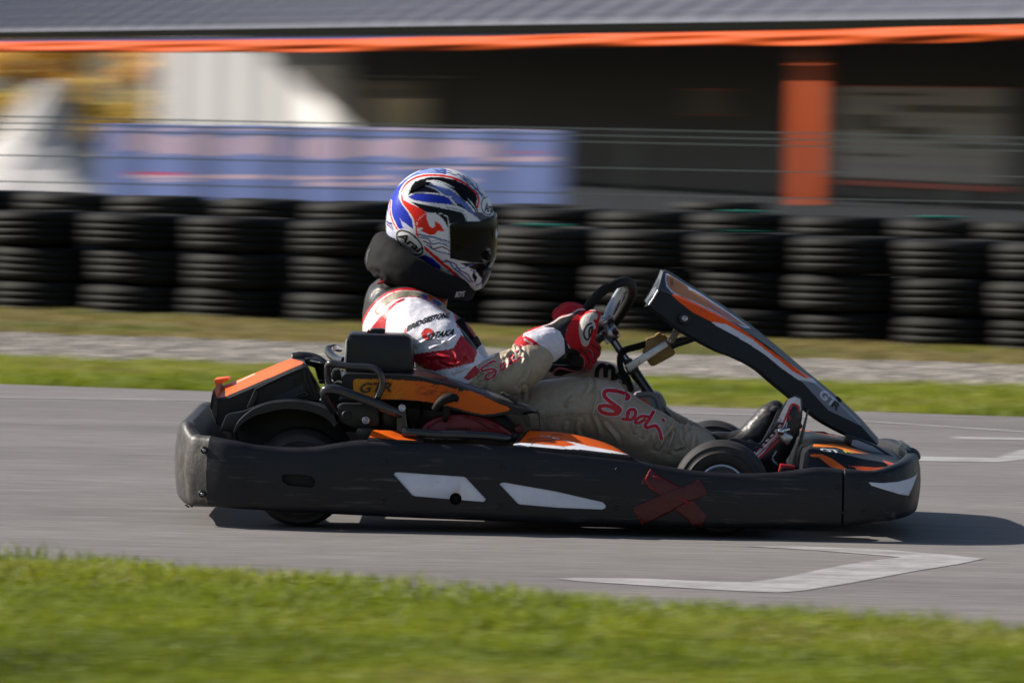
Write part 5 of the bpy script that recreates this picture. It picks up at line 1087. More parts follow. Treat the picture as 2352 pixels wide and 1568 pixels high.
# stitched script on leg and forearm
scripts = []
def script(strokes, cr, w1_, w2_): scripts.append((strokes, cr, w1_, w2_))
def ribbons(name, strokes, cr, wd, off, m, parent):
    bv = bvh(suit); V = []; Fc = []
    for s_, k in strokes:
        pts = cat_rom(cr(s_), max(8, len(s_) * 9)) if len(s_) > 2 else lin(cr(s_), 8); n = len(pts); nseg = 4; base = len(V); rows_ = []
        tg = np.gradient(pts, axis=0); tg /= np.maximum(np.linalg.norm(tg, axis=1), 1e-6)[:, None]
        pts2 = [pts[0] - tg[0] * wd * k * .35] + list(pts) + [pts[-1] + tg[-1] * wd * k * .35]; tg2 = [tg[0]] + list(tg) + [tg[-1]]; n = len(pts2)
        for i, (p_, t_) in enumerate(zip(pts2, tg2)):
            hwid = wd * k / 2 * (.45 if i in (0, n - 1) else 1)
            for j in range(nseg + 1):
                q = p_ + np.array([-t_[1], t_[0]]) * hwid * (2 * j / nseg - 1); d = ray(*q).normalized(); h = bv.ray_cast(CAM, d); V.append((h[0] - d * off) if h[0] else P(q[0], q[1], .36))
        for i in range(n - 1):
            for j in range(nseg): a = base + i * (nseg + 1) + j; Fc.append((a, a + 1, a + nseg + 2, a + nseg + 1))
    return link(name, mesh(V, Fc), m, parent)
script([([(1218, 355), (1242, 325), (1190, 292), (1100, 270), (1020, 272), (1005, 315), (1050, 365), (1120, 415), (1160, 455), (1130, 492), (1040, 492), (970, 465), (962, 425), (1030, 415), (1110, 450), (1130, 485)], 1),
        ([(1180, 540), (1230, 548), (1228, 500), (1245, 460), (1290, 450), (1310, 480), (1290, 530), (1250, 552), (1222, 530)], .85), ([(1238, 500), (1245, 470)], .8),
        ([(1482, 470), (1440, 545), (1400, 605), (1420, 625), (1500, 608), (1535, 650), (1555, 720), (1562, 738)], .9), ([(1430, 520), (1370, 515), (1320, 545), (1305, 575), (1340, 580), (1400, 545)], .8), ([(1568, 545), (1584, 562)], .7)], c8, 8.8, 13.6)
script([([(1525, 955), (1505, 948), (1440, 985), (1385, 1025), (1400, 1042), (1480, 1025), (1528, 1040), (1510, 1095), (1450, 1125), (1425, 1105), (1450, 1075), (1510, 1050)], .9),
        ([(1575, 1040), (1615, 1010), (1600, 970), (1575, 985), (1572, 1020)], .85), ([(1770, 905), (1735, 935), (1690, 950), (1650, 975), (1645, 985), (1690, 960), (1660, 920), (1690, 890), (1680, 940), (1725, 950)], .75), ([(1712, 858), (1738, 845)], .7)], c2, 5.0, 8.2)
# seams
for s_ in ([(340, 550), (560, 510), (880, 490), (1050, 560), (1300, 720), (1500, 820), (1750, 925)], [(1820, 650), (1760, 740), (1740, 830)]): p.stroke(c8(s_), 1.2, (.16, .14, .11), a=.7)
p.stroke(c8([(340, 556), (560, 516), (880, 498)]), .8, (.42, .38, .30), a=.5)
p.stroke(c2([(740, 890), (905, 862), (1125, 828)]), .9, (.3, .1, .12), a=.6); p.stroke(c2([(950, 1042), (1100, 1012), (1290, 958)]), .9, (.85, .5, .5), a=.6)
p.done(); suit = link('body', me, M['cloth'], person)
m_emb = mat('red_embroidery', (.55, .008, .012), .5, noise=(200, .2)); m_edge = mat('white_stitching', (.62, .60, .68), .6)
for (strokes, cr, w1_, w2_) in scripts:
    pt = ribbons('script_patch', strokes, cr, w2_, .0018, m_edge, person); ribbons('script_fill', strokes, cr, w1_, .0030, m_emb, pt)
text_on('suit_lettering', 'BRIDGESTONE', (c2([(662, 668)])[0]), (98, -31), (4, -13.5), M['black'], person, target=suit, arc=.5, bold=.05)
text_on('suit_lettering', 'OTAKA', (c2([(865, 742)])[0]), (60, -9), (5, -15.5), M['black'], person, target=suit, bold=.05, shear=.2)
link('ink_stroke', tube_me([P(a, b, .33) for a, b in c2([(862, 795), (905, 762)])], .0012, 6), M['black'], person) if False else None

# chest strap and buckle
T('strap', [(1180, 560, .50), (1210, 640, .47), (1260, 720, .455), (1320, 790, .46)], .014, m=M['collar'], crop_=c2, parent=person, flat=.5)
prism('strap_buckle', c2([(1290, 740), (1350, 705), (1395, 790), (1330, 835)]), .44, .455, M['engine'], person, .003)
T('strap_tail', [(1340, 800, .45), (1330, 850, .45), (1360, 885, .46)], .006, m=M['collar'], crop_=c2, parent=person, flat=.4)
# neck brace
cp = [(335, 1020, .66, .054), (400, 1095, .575, .055), (560, 1195, .525, .047), (800, 1300, .515, .038), (1050, 1385, .56, .031), (1235, 1400, .66, .030)]
cp2 = cp + [(a, b, sy(y), r) for a, b, y, r in cp[1:-1]][::-1]
pts = [P(a, b, y) for a, b, y in [(q[0], q[1], cp2[i][2]) for i, q in enumerate(c1([(a, b) for a, b, *_ in cp2]))]]
n_c = 160; q = cat_rom([tuple(v) + (cp2[i][3],) for i, v in enumerate(pts)] + [tuple(pts[0]) + (cp2[0][3],)], n_c + 1)[:-1]
V = []; Fc = []; cen = np.mean(q[:, :3], axis=0); ax1 = (q[n_c // 2, :3] - q[0, :3]); ax1 = Vector(ax1).normalized(); upn = Vector((0, 1, 0)).cross(ax1).normalized(); upn = -upn if upn.z < 0 else upn
for i in range(n_c):
    out = Vector(q[i, :3] - cen); out = (out - upn * out.dot(upn)).normalized()
    for j in range(28):
        a = 2 * math.pi * j / 28; rr = q[i, 3]; V.append(Vector(q[i, :3]) + out * (rr * .78 * math.copysign(abs(math.cos(a))**.7, math.cos(a))) + upn * (rr * 1.10 * math.copysign(abs(math.sin(a))**.7, math.sin(a))))
for i in range(n_c):
    for j in range(28): Fc.append((i * 28 + j, i * 28 + (j + 1) % 28, ((i + 1) % n_c) * 28 + (j + 1) % 28, ((i + 1) % n_c) * 28 + j))
me = mesh(V, Fc); me = evalmesh(me, [('SUBSURF', dict(levels=1))]); relief(me, .0034, 10, [(c1([(232, 930), (300, 1020), (400, 1120), (560, 1230)]), 2.2, -.004), (c1([(330, 1290), (300, 1230), (240, 1210)]), 5, .006), (c1([(700, 1180), (900, 1300), (1100, 1370)]), 2.5, -.003)], 4); brace = link('neck_brace', me, M['collar'], person)
link('brace_seam', tube_me([Vector(q[i, :3]) + (lambda o_: o_ * (q[i, 3] * .55))((Vector(q[i, :3] - cen) - upn * Vector(q[i, :3] - cen).dot(upn)).normalized()) + upn * (q[i, 3] * .83) for i in range(-16, 50, 4)], .0012, 6), M['black'], brace)
prism('brace_highlight', c1([(172, 1060), (182, 1010), (205, 975), (215, 985), (195, 1030), (185, 1110), (172, 1130)]), .60, .605, M['whiteprint'], brace, .0005)  # white sliver painting the highlight on the back of the collar
prism('collar_trim', c1([(275, 1350), (290, 1330), (320, 1325), (370, 1290), (400, 1275), (440, 1292), (400, 1300), (360, 1330), (320, 1350)]), .53, .55, M['redprint'], person, .001)
text_on('brace_lettering', 'BOYS', c2([(1130, 335)])[0], (20, -2), (4, -13), M['whiteprint'], brace, target=brace, bold=.02)
# helmet
outl = c1([(380, 800), (378, 700), (395, 560), (430, 450), (500, 330), (600, 230), (720, 165), (850, 139), (960, 137), (1080, 155), (1200, 202), (1320, 290), (1400, 380), (1460, 480), (1500, 580), (1522, 640), (1530, 720), (1530, 820), (1524, 950), (1510, 1060), (1485, 1130), (1478, 1200), (1450, 1280), (1400, 1370), (1360, 1400), (1300, 1415), (1200, 1388), (1000, 1305), (800, 1190), (600, 1040), (450, 930), (400, 870)])
o3 = smooth2(outl, k=14); hc = np.array(c1([(955, 770)])[0]); oa = np.array(o3) - hc
th = np.arctan2(oa[:, 1], oa[:, 0]); rr = np.linalg.norm(oa, axis=1); k_ = np.argsort(th); th, rr = th[k_], rr[k_]
NT, NV = 460, 210; Hc = P(hc[0], hc[1], YC); sc_ = (P(hc[0] + 1, hc[1], YC) - Hc); V = np.zeros((NV, NT, 3)); tv = np.linspace(-math.pi / 2 + .02, math.pi / 2 - .02, NV)
TH = np.linspace(-math.pi, math.pi, NT, endpoint=False); RR = np.interp(TH, np.r_[th[-1] - 2 * math.pi, th, th[0] + 2 * math.pi], np.r_[rr[-1], rr, rr[0]])
ring = np.array([list(P(hc[0] + r_ * math.cos(a), hc[1] + r_ * math.sin(a), YC) - Hc) for a, r_ in zip(TH, RR)])
for i, t_ in enumerate(tv):
    s_ = math.sin(t_); g_ = (1 - abs(s_)**2.5)**(1 / 2.15); V[i] = np.array(Hc) + ring * g_; V[i, :, 1] = YC + .126 * s_
Fc = []
for i in range(NV - 1):
    for j in range(NT): k = (j + 1) % NT; Fc.append((i * NT + j, i * NT + k, (i + 1) * NT + k, (i + 1) * NT + j))
Fc += [tuple(range(NT))[::-1], tuple(range((NV - 1) * NT, NV * NT))]
me = mesh(V.reshape(-1, 3), Fc); bm = bmesh.new(); bm.from_mesh(me); bmesh.ops.recalc_face_normals(bm, faces=bm.faces); bm.to_mesh(me); bm.free()
hm = Paint(me, (.70, .71, .76), mirror=YC); q_ = lambda L, col, **k: hm.poly(c1(L), col, **k); st_ = lambda L, w_, col, **k: hm.stroke(c1(L), w_ * .2197, col, **k)
BLU = (.015, .035, .42); LBL = (.11, .17, .48); DBL = (.01, .015, .16); HRD = (.72, .025, .012); HBK = (.003, .003, .004); PUR = (.10, .12, .28); HW = (.70, .71, .76)
q_([(930, 130), (760, 150), (600, 240), (480, 350), (400, 500), (370, 700), (400, 880), (430, 930), (480, 1000), (520, 960), (470, 880), (440, 760), (430, 640), (455, 660), (500, 760), (560, 800), (600, 790), (560, 700), (640, 760), (665, 780), (650, 680), (600, 590), (545, 520), (510, 440), (520, 370), (580, 290), (680, 225), (800, 200), (930, 195), (1000, 200), (1010, 150)], BLU, sm=False)
q_([(560, 270), (700, 180), (850, 145), (980, 140), (1000, 190), (880, 190), (760, 205), (650, 245)], LBL)
q_([(700, 180), (850, 140), (960, 140), (980, 170), (860, 180), (760, 195)], (.28, .36, .60), a=.7)
q_([(370, 560), (385, 520), (400, 600), (430, 700), (470, 800), (470, 860), (420, 870), (370, 820)], (.50, .52, .68))
st_([(425, 480), (418, 560), (435, 660), (470, 740), (510, 800)], 30, HW); st_([(425, 480), (418, 560), (435, 660), (470, 740), (510, 800)], 14, HRD)
q_([(510, 640), (540, 690), (600, 750), (590, 800), (560, 770), (535, 700)], (.5, .55, .8))
st_([(565, 800), (620, 860), (700, 900)], 26, HW)
# white-edged red ribbon
rib_ = [(720, 905), (700, 830), (690, 740), (670, 660), (620, 580), (565, 510), (538, 440), (545, 370), (590, 300), (660, 250), (760, 218), (900, 212), (1040, 230), (1170, 280), (1270, 350), (1335, 425), (1345, 480), (1330, 545)]
st_(rib_, 42, HW); st_(rib_, 20, HRD)
q_([(545, 380), (560, 470), (640, 515), (740, 560), (800, 605), (815, 660), (760, 720), (720, 800), (730, 900), (745, 920), (700, 850), (690, 760), (670, 670), (620, 590), (560, 520), (535, 450)], HRD, sm=False)
q_([(605, 400), (640, 320), (720, 262), (830, 232), (960, 232), (1100, 262), (1220, 320), (1310, 400), (1332, 450), (1318, 520), (1345, 610), (1375, 690), (1290, 560), (1180, 430), (1060, 350), (960, 290), (850, 268), (750, 290), (660, 330)], HBK, sm=False)
q_([(620, 380), (700, 320), (800, 300), (900, 320), (1000, 360), (1120, 440), (1200, 560), (1180, 640), (1040, 560), (900, 510), (700, 500), (600, 430)], HBK, sm=False)
q_([(790, 322), (900, 318), (1050, 365), (1180, 455), (1270, 560), (1345, 680), (1280, 620), (1150, 520), (1030, 450), (950, 412), (880, 355)], LBL, sm=False)
q_([(620, 395), (700, 345), (800, 340), (880, 368), (935, 402), (780, 402), (680, 402)], (.018, .015, .03), sm=False)
q_([(600, 428), (700, 408), (850, 413), (980, 433), (1040, 460), (1105, 518), (950, 504), (800, 492), (680, 472)], BLU, sm=False)
for s_, w_ in (([(600, 432), (680, 400), (800, 396), (960, 418), (1040, 450), (1110, 520)], 13), ([(790, 320), (900, 360), (980, 420), (1060, 440)], 12), ([(800, 270), (920, 272), (1060, 330), (1190, 420), (1300, 540), (1360, 680)], 11), ([(1040, 455), (1100, 520), (1180, 560)], 10), ([(570, 390), (620, 350), (680, 300)], 14)): st_(s_, w_, HW)
q_([(1130, 500), (1200, 550), (1290, 640), (1200, 560), (1100, 480), (1060, 460)], HBK, sm=False)
q_([(640, 492), (800, 522), (960, 552), (1100, 572), (1180, 612), (1230, 700), (1040, 720), (1020, 640), (960, 612), (880, 608), (800, 600), (720, 550)], HBK, sm=False)
q_([(590, 438), (680, 474), (800, 494), (950, 506), (1080, 522), (1190, 560), (1300, 640), (1370, 692), (1300, 692), (1232, 625), (1170, 600), (1000, 562), (820, 528), (700, 505)], HW, sm=False)
st_([(1170, 602), (1222, 640), (1215, 690)], 12, (.4, .42, .46))
q_([(1290, 600), (1370, 700), (1420, 700), (1500, 600), (1480, 560), (1380, 600)], (.10, .10, .12), sm=False)
# web on the crown
for s_ in ([(880, 150), (940, 165), (1000, 158), (1060, 175)], [(900, 165), (960, 188), (1030, 185), (1100, 210), (1140, 200)], [(1140, 205), (1200, 260), (1250, 330), (1290, 360)], [(1180, 215), (1240, 290), (1300, 340), (1340, 420)], [(1230, 250), (1290, 320), (1360, 400), (1400, 470)], [(1190, 260), (1230, 250)], [(1240, 310), (1290, 300)], [(1290, 360), (1340, 350)], [(1340, 400), (1390, 410)], [(1320, 300), (1350, 380), (1410, 440)], [(950, 150), (1010, 180)]): st_(s_, 9, (.05, .07, .25))
# side plate
pl_ = [(700, 760), (705, 700), (740, 650), (800, 615), (880, 608), (960, 618), (1015, 650), (1030, 700), (1040, 850), (1050, 1076), (980, 1050), (880, 1010), (790, 950), (735, 880), (708, 810)]
q_(pl_, (.70, .71, .76)); 
q_([(880, 608), (960, 615), (1020, 655), (1030, 760), (980, 680), (930, 630)], HBK, sm=False)
q_([(700, 745), (715, 680), (750, 640), (805, 612), (800, 660), (830, 740), (860, 765), (890, 745), (885, 690), (940, 720), (990, 795), (950, 798), (920, 790), (890, 828), (840, 838), (780, 810), (735, 792), (765, 770), (745, 755), (715, 765)], HRD, sm=False)
for s_, w_, c_ in (([(720, 830), (800, 850), (880, 860), (940, 880), (1040, 910)], 16, PUR), ([(740, 860), (820, 880), (860, 930), (930, 920), (1040, 960)], 14, PUR), ([(770, 900), (830, 930), (870, 980), (960, 960), (1045, 1000)], 14, (.14, .08, .10)), ([(800, 940), (900, 1000), (1045, 1040)], 12, PUR), ([(860, 900), (920, 890), (1040, 930)], 8, (.25, .3, .5))): st_(s_, w_, c_)
hm.stroke(c1([(700, 760), (705, 700), (740, 650), (800, 615), (880, 608), (960, 618), (1015, 650), (1028, 700), (1036, 850), (1048, 1076)]), .9, (.75, .75, .8))
# lower flank
q_([(430, 900), (500, 960), (560, 1020), (640, 1060), (780, 1050), (870, 1090), (940, 1150), (1000, 1240), (1060, 1275), (1150, 1340), (1000, 1320), (800, 1210), (600, 1060), (450, 950)], DBL, sm=False)
q_([(780, 1040), (860, 1080), (930, 1140), (990, 1225), (900, 1190), (800, 1110)], BLU, sm=False)
for s_, w_, c_ in (([(870, 1040), (980, 1080), (1080, 1130), (1150, 1180), (1200, 1240)], 50, HW), ([(900, 1060), (960, 1110), (1040, 1120), (1080, 1180), (1160, 1240), (1260, 1330)], 16, PUR), ([(1000, 1100), (1100, 1140), (1140, 1200), (1230, 1250), (1290, 1350)], 16, PUR), ([(960, 1190), (1030, 1240), (1100, 1250), (1160, 1300), (1240, 1350)], 30, HW), ([(1020, 1210), (1100, 1230), (1180, 1320)], 13, PUR), ([(1280, 1200), (1330, 1270), (1350, 1330), (1340, 1370), (1280, 1350)], 26, HW), ([(1260, 1200), (1370, 1250), (1375, 1330), (1320, 1360)], 14, PUR), ([(780, 968), (860, 1040), (960, 1130), (1060, 1210), (1160, 1330)], 30, HRD)): st_(s_, w_, c_)
q_([(1150, 1130), (1300, 1125), (1490, 1125), (1480, 1210), (1440, 1290), (1400, 1370), (1375, 1395), (1380, 1300), (1320, 1210), (1230, 1170)], HBK, sm=False)
q_([(1290, 1210), (1330, 1280), (1310, 1340), (1275, 1260)], HBK, sm=False)
st_([(1080, 1185), (1180, 1180), (1290, 1140)], 10, LBL)
# maker's ovals
oc = c1([(625, 918)])[0]; hm.ell(oc, 41, 22.5, 42, HW); hm.ell(oc, 38.5, 20, 42, HBK); hm.ell(oc, 34.5, 16.5, 42, (.75, .75, .78))
oc2 = c1([(1440, 532)])[0]; hm.ell(oc2, 17.5, 23.5, -8, HW); hm.ell(oc2, 15.5, 21.5, -8, HBK); hm.ell(oc2, 13.5, 19, -8, (.78, .78, .8))
q_([(380, 690), (440, 712), (455, 790), (382, 735)], (.03, .03, .25), sm=False)
hm.done(); hel = link('helmet', me, M['gloss'], person)
text_on('helmet_lettering', 'Arai', c1([(492, 848)])[0], (51, 41), (9.5, -14), M['black'], hel, target=hel, bold=.03, shear=.25)
text_on('helmet_lettering', 'HELMET', c1([(540, 922)])[0], (26, 20), (2.4, -3.2), M['black'], hel, target=hel)
text_on('helmet_lettering', 'Arai', c1([(1400, 600)])[0], (22, 1), (1, -22), M['black'], hel, target=hel, bold=.02, shear=.2)
text_on('helmet_lettering', 'Drudi Performance', c1([(1002, 555)])[0], (41, 9), (.8, -3.8), M['black'], hel, target=hel, arc=.2, shear=.2)
text_on('helmet_lettering', 'HOLMES', c1([(372, 738)])[0], (17.5, 8), (-.5, -9), M['whiteprint'], hel, target=hel)
# visor: its own glossy shell standing off the helmet
vp = c1([(1045, 1078), (1040, 900), (1034, 740), (1060, 718), (1200, 694), (1360, 692), (1450, 655), (1530, 600), (1620, 620), (1620, 1100), (1500, 1140), (1380, 1128), (1250, 1126), (1150, 1105)])
vc = V.reshape(-1, 3).copy(); v2 = vc.copy(); v2[:, 1] = YC - np.abs(v2[:, 1] - YC); inn = inpoly(proj(v2), vp).reshape(NV, NT)
nm = np.empty(len(vc) * 3); me0 = hel.data; me0.vertices.foreach_get('normal', nm); nm = nm.reshape(-1, 3)
vv = vc + nm * .0045; idx = -np.ones(len(vc), int); F2 = []
for i in range(1, NV - 2):
    for j in range(NT):
        k = (j + 1) % NT
        if inn[i, j] and inn[i, k] and inn[i + 1, j] and inn[i + 1, k]: F2.append((i * NT + j, i * NT + k, (i + 1) * NT + k, (i + 1) * NT + j))
us = np.unique(np.array(F2)); idx[us] = np.arange(len(us)); me = mesh(vv[us], [tuple(idx[list(f)]) for f in F2]); me = evalmesh(me, [('SMOOTH', dict(factor=.5, iterations=3)), ('SOLIDIFY', dict(thickness=.003, offset=-1))])
vis = link('visor', me, M['visor'], hel)
T('visor_edge', [(1395, 668, .59), (1450, 655, .6), (1500, 615, .63), (1522, 600, .66)], .0022, m=M['engine'], crop_=c1, parent=vis, n=8)
prism('visor_tab', c1([(1440, 1170), (1478, 1118), (1490, 1130), (1482, 1165), (1455, 1185)]), .60, .63, mat('clear_tab', (.35, .37, .4), .15), vis, .002)
link('visor_tab', tube_me([P(a, b, YC - .062) for a, b in c1([(1528, 770), (1530, 820), (1528, 880)])], [.001, .004, .001], 8), M['white'], vis)
T('chin_vent', [(1385, 1225, .56), (1430, 1205, .575), (1476, 1195, .6)], .0045, m=M['engine'], crop_=c1, parent=hel, n=8)
def duct(name, poly, top, y, out):
    bv = bvh(hel); base = []
    for X, Y in poly:
        d = ray(X, Y).normalized(); h = bv.ray_cast(CAM, d); base.append(h[0] if h[0] else P(X, Y, y))
    b0 = sum(base, Vector()) / len(base); tp0 = [b_.lerp(b0, .12) + Vector((0, -out, out * .3)) for b_ in base]; n = len(base)
    me = mesh([b_ + Vector((0, .006, 0)) for b_ in base] + tp0, [tuple(range(n)), tuple(range(n, 2 * n))] + [(i, (i + 1) % n, n + (i + 1) % n, n + i) for i in range(n)]); bm = bmesh.new(); bm.from_mesh(me); bmesh.ops.recalc_face_normals(bm, faces=bm.faces); bm.to_mesh(me); bm.free()
    return autosmooth(link(name, bevel(me, .0015), M['visor'], hel), 30)
duct('rear_duct', c1([(678, 275), (760, 282), (850, 284), (845, 300), (760, 335), (690, 372), (612, 402), (625, 350), (655, 310)]), None, .6, .008)
duct('top_duct', c1([(1062, 336), (1110, 350), (1180, 360), (1212, 385), (1238, 470), (1236, 495), (1205, 490), (1160, 450), (1110, 390)]), None, .6, .007)
# gloves
def hand(name, chains, paint, seed, vox=.0032):
    me = blob(chains, vox, smooth=4, sub=1, step=.006); relief(me, .0012, 40, (), seed); p_ = Paint(me, SRED); paint(p_); p_.done(); return link(name, me, M['glove'], person)
C4 = lambda ch: PX([(X, Y, y, *r) for (X, Y, y), r in [((c4([(a, b)])[0][0], c4([(a, b)])[0][1], y), r) for a, b, y, *r in ch]])
def pg(p_):
    w_ = (.70, .68, .78)
    p_.poly(c4([(380, 740), (640, 640), (760, 600), (830, 700), (900, 1000), (760, 1050), (700, 1120), (600, 1140), (340, 850)]), w_, sm=False)
    p_.poly(c4([(395, 765), (330, 800), (340, 850), (440, 920), (540, 1020), (600, 1140), (690, 1110), (640, 980), (560, 870), (470, 800)]), (.55, .008, .015), sm=False)
    p_.poly(c4([(640, 640), (720, 575), (830, 545), (960, 480), (985, 500), (900, 570), (830, 680), (820, 800), (850, 890), (930, 915), (1000, 1000), (900, 960), (810, 930), (800, 800), (760, 720), (690, 680), (560, 670), (470, 720), (400, 762), (400, 745)]), SBL, sm=False)
    p_.poly(c4([(810, 930), (900, 900), (950, 920), (1010, 1020), (1000, 1140), (760, 1110), (700, 1120), (720, 1020), (810, 950)]), SBL, sm=False)
    p_.poly(c4([(840, 690), (900, 570), (985, 500), (1120, 495), (1170, 540), (1170, 610), (1090, 840), (1040, 880), (930, 910), (860, 890), (815, 800), (812, 740)]), (.48, .008, .015), sm=False)
    p_.poly(c4([(1075, 520), (1120, 518), (1150, 545), (1140, 590), (1105, 600), (1125, 640), (1130, 690), (1100, 700), (1080, 780), (1060, 850), (1030, 878), (990, 860), (965, 780), (955, 700), (970, 610), (1010, 550)]), (.48, .45, .43))
    p_.stroke(c4([(1085, 635), (1045, 655), (1012, 710), (1012, 770), (1045, 805), (1082, 745), (1095, 670), (1070, 690), (1060, 760)]), 4.6, (.02, .02, .025))
    p_.stroke(c4([(398, 755), (500, 710), (590, 660), (680, 630), (760, 575), (860, 545), (955, 492), (1060, 492), (1130, 500)]), 3.6, (.55, .40, .40))
    for s_ in ([(960, 900), (1030, 960), (1060, 1040), (1000, 1120)], [(1020, 900), (1100, 950), (1120, 1000)], [(1080, 850), (1150, 900), (1175, 930)]): p_.stroke(c4(s_), 3, SBL); 
    for s_ in ([(1010, 890), (1080, 920), (1110, 985)], [(960, 960), (1010, 1000), (1010, 1100)]): p_.stroke(c4(s_), 1.2, (.5, .2, .2))
hand('glove', [C4([(440, 915, .385, .050), (520, 880, .395, .055), (600, 860, .40, .056), (700, 820, .42, .052), (780, 760, .44, .046)]),
    C4([(760, 740, .44, .042), (850, 700, .455, .046), (930, 690, .465, .046), (985, 700, .47, .042)]),
    C4([(800, 590, .50, .032), (860, 560, .51, .035), (930, 560, .51, .034), (990, 570, .50, .03)]),
    C4([(760, 545, .56, .024), (830, 500, .57, .024), (910, 490, .56, .022), (985, 520, .545, .020)]),
    C4([(900, 800, .455, .040), (960, 840, .46, .032)]),
    C4([(960, 830, .45, .030), (1015, 800, .44, .028), (1045, 700, .435, .030), (1075, 600, .44, .026), (1115, 552, .45, .017), (1150, 545, .46, .011)]),
    C4([(960, 830, .47, .026), (1040, 850, .48, .019), (1110, 870, .52, .0155), (1145, 895, .56, .013), (1120, 905, .60, .011)]),
    C4([(940, 880, .475, .025), (1020, 900, .485, .019), (1095, 925, .525, .0155), (1140, 950, .57, .013), (1110, 960, .61, .011)]),
    C4([(920, 930, .48, .024), (1000, 960, .49, .018), (1070, 985, .53, .015), (1105, 1015, .57, .0125), (1080, 1020, .61, .011)]),
    C4([(900, 975, .485, .022), (975, 1020, .495, .0165), (1035, 1050, .53, .0135), (1062, 1085, .565, .0115), (1045, 1085, .60, .010)])], pg, 3)
glv = [o for o in COL.objects if o.name == 'glove'][0]
for (a, b, ex, ey) in ((372, 812, (20, 13), (3, -5)), (462, 880, (24, 23), (4, -4)), (568, 992, (16, 24), (4.4, -3)), (628, 1092, (4, 10), (4.4, -2))):
    text_on('cuff_lettering', 'sparco' if ex[0] > 10 else 'spa', c4([(a, b)])[0], ex, ey, M['whiteprint'], glv, target=glv, bold=.015)
def pg2(p_):
    p_.apply(np.ones(len(p_.C), bool), SBL)
    for s_ in ([(480, 1250), (560, 1190), (640, 1190), (740, 1105), (860, 1125), (980, 1135), (1010, 1060), (1040, 980)],): p_.stroke(c4(s_), 5, SRED); p_.stroke(c4(s_), 1.6, (.5, .4, .4))
    p_.poly(c4([(960, 900), (1200, 800), (1200, 1100), (1000, 1140)]), SRED, sm=False)
hand('glove', [C4([(480, 1190, .80, .030), (620, 1130, .82, .040), (760, 1050, .83, .045), (880, 1000, .83, .044), (950, 950, .82, .038)]),
    C4([(940, 960, .82, .03), (1010, 900, .82, .02), (1060, 830, .815, .015), (1090, 790, .80, .012)]), C4([(950, 990, .80, .02), (1040, 960, .79, .016), (1110, 920, .80, .013), (1120, 870, .82, .011)]),
    C4([(940, 1020, .80, .02), (1020, 1010, .79, .016), (1080, 980, .80, .013), (1095, 930, .82, .011)]), C4([(920, 1050, .80, .02), (1000, 1050, .79, .015), (1050, 1020, .80, .012), (1060, 980, .82, .010)]), C4([(930, 950, .84, .02), (1010, 920, .86, .016), (1080, 880, .85, .013)])], pg2, 6)
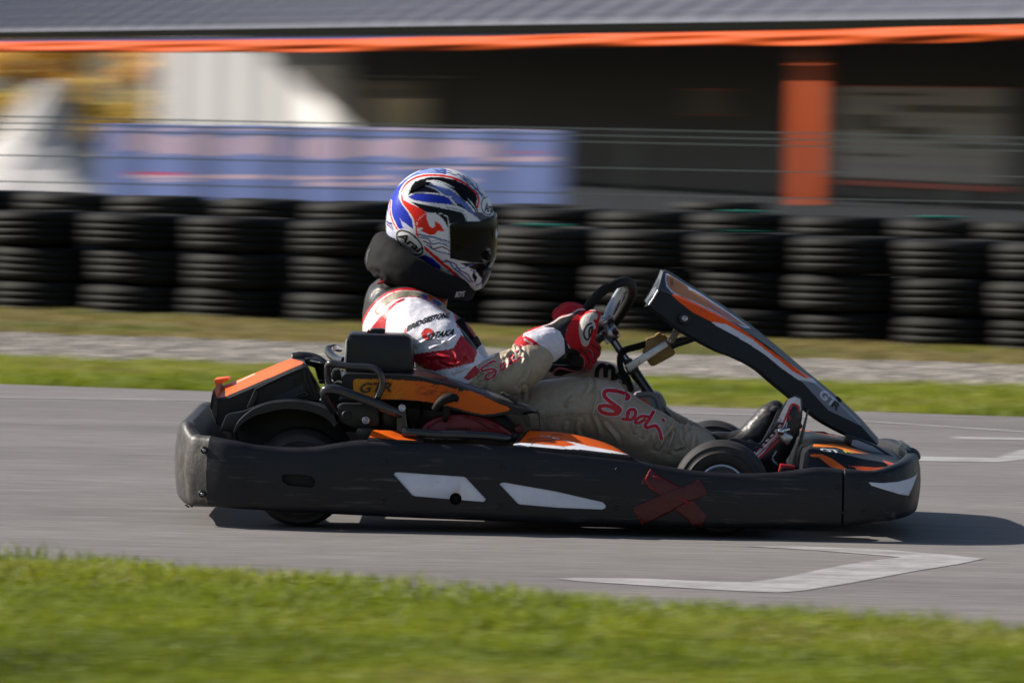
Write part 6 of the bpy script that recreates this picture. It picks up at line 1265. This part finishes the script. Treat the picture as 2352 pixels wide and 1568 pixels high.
# shoes
C6 = lambda ch: PX([(c6([(a, b)])[0][0], c6([(a, b)])[0][1], y, *r) for a, b, y, *r in ch])
def psh(p_):
    w_ = (.72, .68, .68)
    p_.poly(c6([(1050, 430), (1110, 300), (1160, 200), (1220, 180), (1262, 200), (1268, 300), (1210, 240), (1160, 320), (1140, 410), (1090, 500), (1000, 590), (900, 720), (850, 700), (870, 620), (960, 540), (1040, 470)]), w_, sm=False)
    p_.poly(c6([(1155, 330), (1200, 248), (1245, 255), (1262, 290), (1265, 420), (1200, 570), (1130, 650), (1000, 800), (950, 790), (930, 735), (1000, 650), (1085, 560), (1140, 430)]), (.012, .012, .014), sm=False)
    p_.poly(c6([(840, 610), (1000, 440), (1060, 385), (1085, 400), (1030, 490), (930, 590), (870, 650)]), (.012, .012, .014), sm=False)
    for s_, k in (([(1150, 330), (1195, 245), (1245, 262), (1255, 300)], 5), ([(1090, 470), (1130, 380), (1150, 330)], 5), ([(885, 690), (960, 620), (1060, 520), (1090, 470)], 2.6), ([(900, 712), (990, 630), (1080, 545)], 5.5), ([(870, 665), (950, 590), (1050, 500)], 2.2)): p_.stroke(c6(s_), k, (.55, .01, .015))
    p_.stroke(c6([(1165, 340), (1180, 360), (1175, 375)]), 3, (.5, .01, .01)); p_.stroke(c6([(1140, 470), (1150, 400)]), 1.6, w_)
    p_.stroke(c6([(1060, 640), (1030, 700), (1070, 750)]), 3.4, (.6, .62, .68))
    for i in range(5): a = 880 + i * 40; p_.stroke(c6([(a, 610 - i * 52), (a + 60, 590 - i * 52), (a + 40, 560 - i * 52)]), 1.8, (.10, .10, .11))
def shoe(name, ch, pf, seed):
    me = blob(ch, .0034, smooth=3, sub=1, step=.006); relief(me, .001, 40, (), seed); p_ = Paint(me, (.014, .014, .016)); pf(p_); p_.done(); return link(name, me, M['shoe'], person)
shoe('shoe', [C6([(1000, 745, .42, .030), (1040, 690, .42, .034), (1085, 600, .42, .038), (1130, 480, .42, .040), (1175, 360, .42, .036), (1208, 255, .42, .026), (1220, 222, .42, .020)]), C6([(700, 650, .42, .042), (820, 680, .42, .042), (930, 690, .42, .042), (1010, 640, .42, .038), (1080, 500, .42, .034), (1140, 350, .42, .030)]),
    C6([(930, 740, .42, .032), (1010, 760, .42, .028)])], psh, 8)
for i in range(6):
    a, b = 885 + i * 34, 615 - i * 40; T('lace', [(a, b + 20, .385), (a + 30, b - 10, .378), (a + 62, b - 8, .382)], .0032, m=M['engine'], crop_=c6, parent=person, n=6)
def psh2(p_):
    x = (p_.XY[:, 0] / .57422 - 2600) * 2.1; y = (p_.XY[:, 1] / .57422 - 1500) * 2.1; t_ = ((x * .35 + y) / 16) % 1
    sel = inpoly(p_.XY, c6([(600, 600), (780, 460), (930, 350), (1000, 280), (1010, 380), (930, 500), (800, 520)])); p_.apply(sel & (t_ < .45), (.10, .10, .11)); p_.poly(c6([(1000, 290), (1030, 255), (1090, 265), (1060, 300)]), (.14, .16, .18))
    p_.stroke(c6([(1075, 328), (1060, 345), (1070, 362), (1085, 345), (1075, 330)]), 1.4, (.4, .42, .42))
shoe('shoe', [C6([(560, 590, .85, .042), (700, 590, .85, .042), (820, 545, .85, .042), (920, 460, .85, .044), (1000, 360, .85, .040), (1050, 300, .85, .032)]), C6([(820, 590, .85, .036), (900, 600, .85, .034), (980, 500, .85, .034), (1060, 350, .85, .028)])], psh2, 9)
# trouser cuff hanging at the ankle
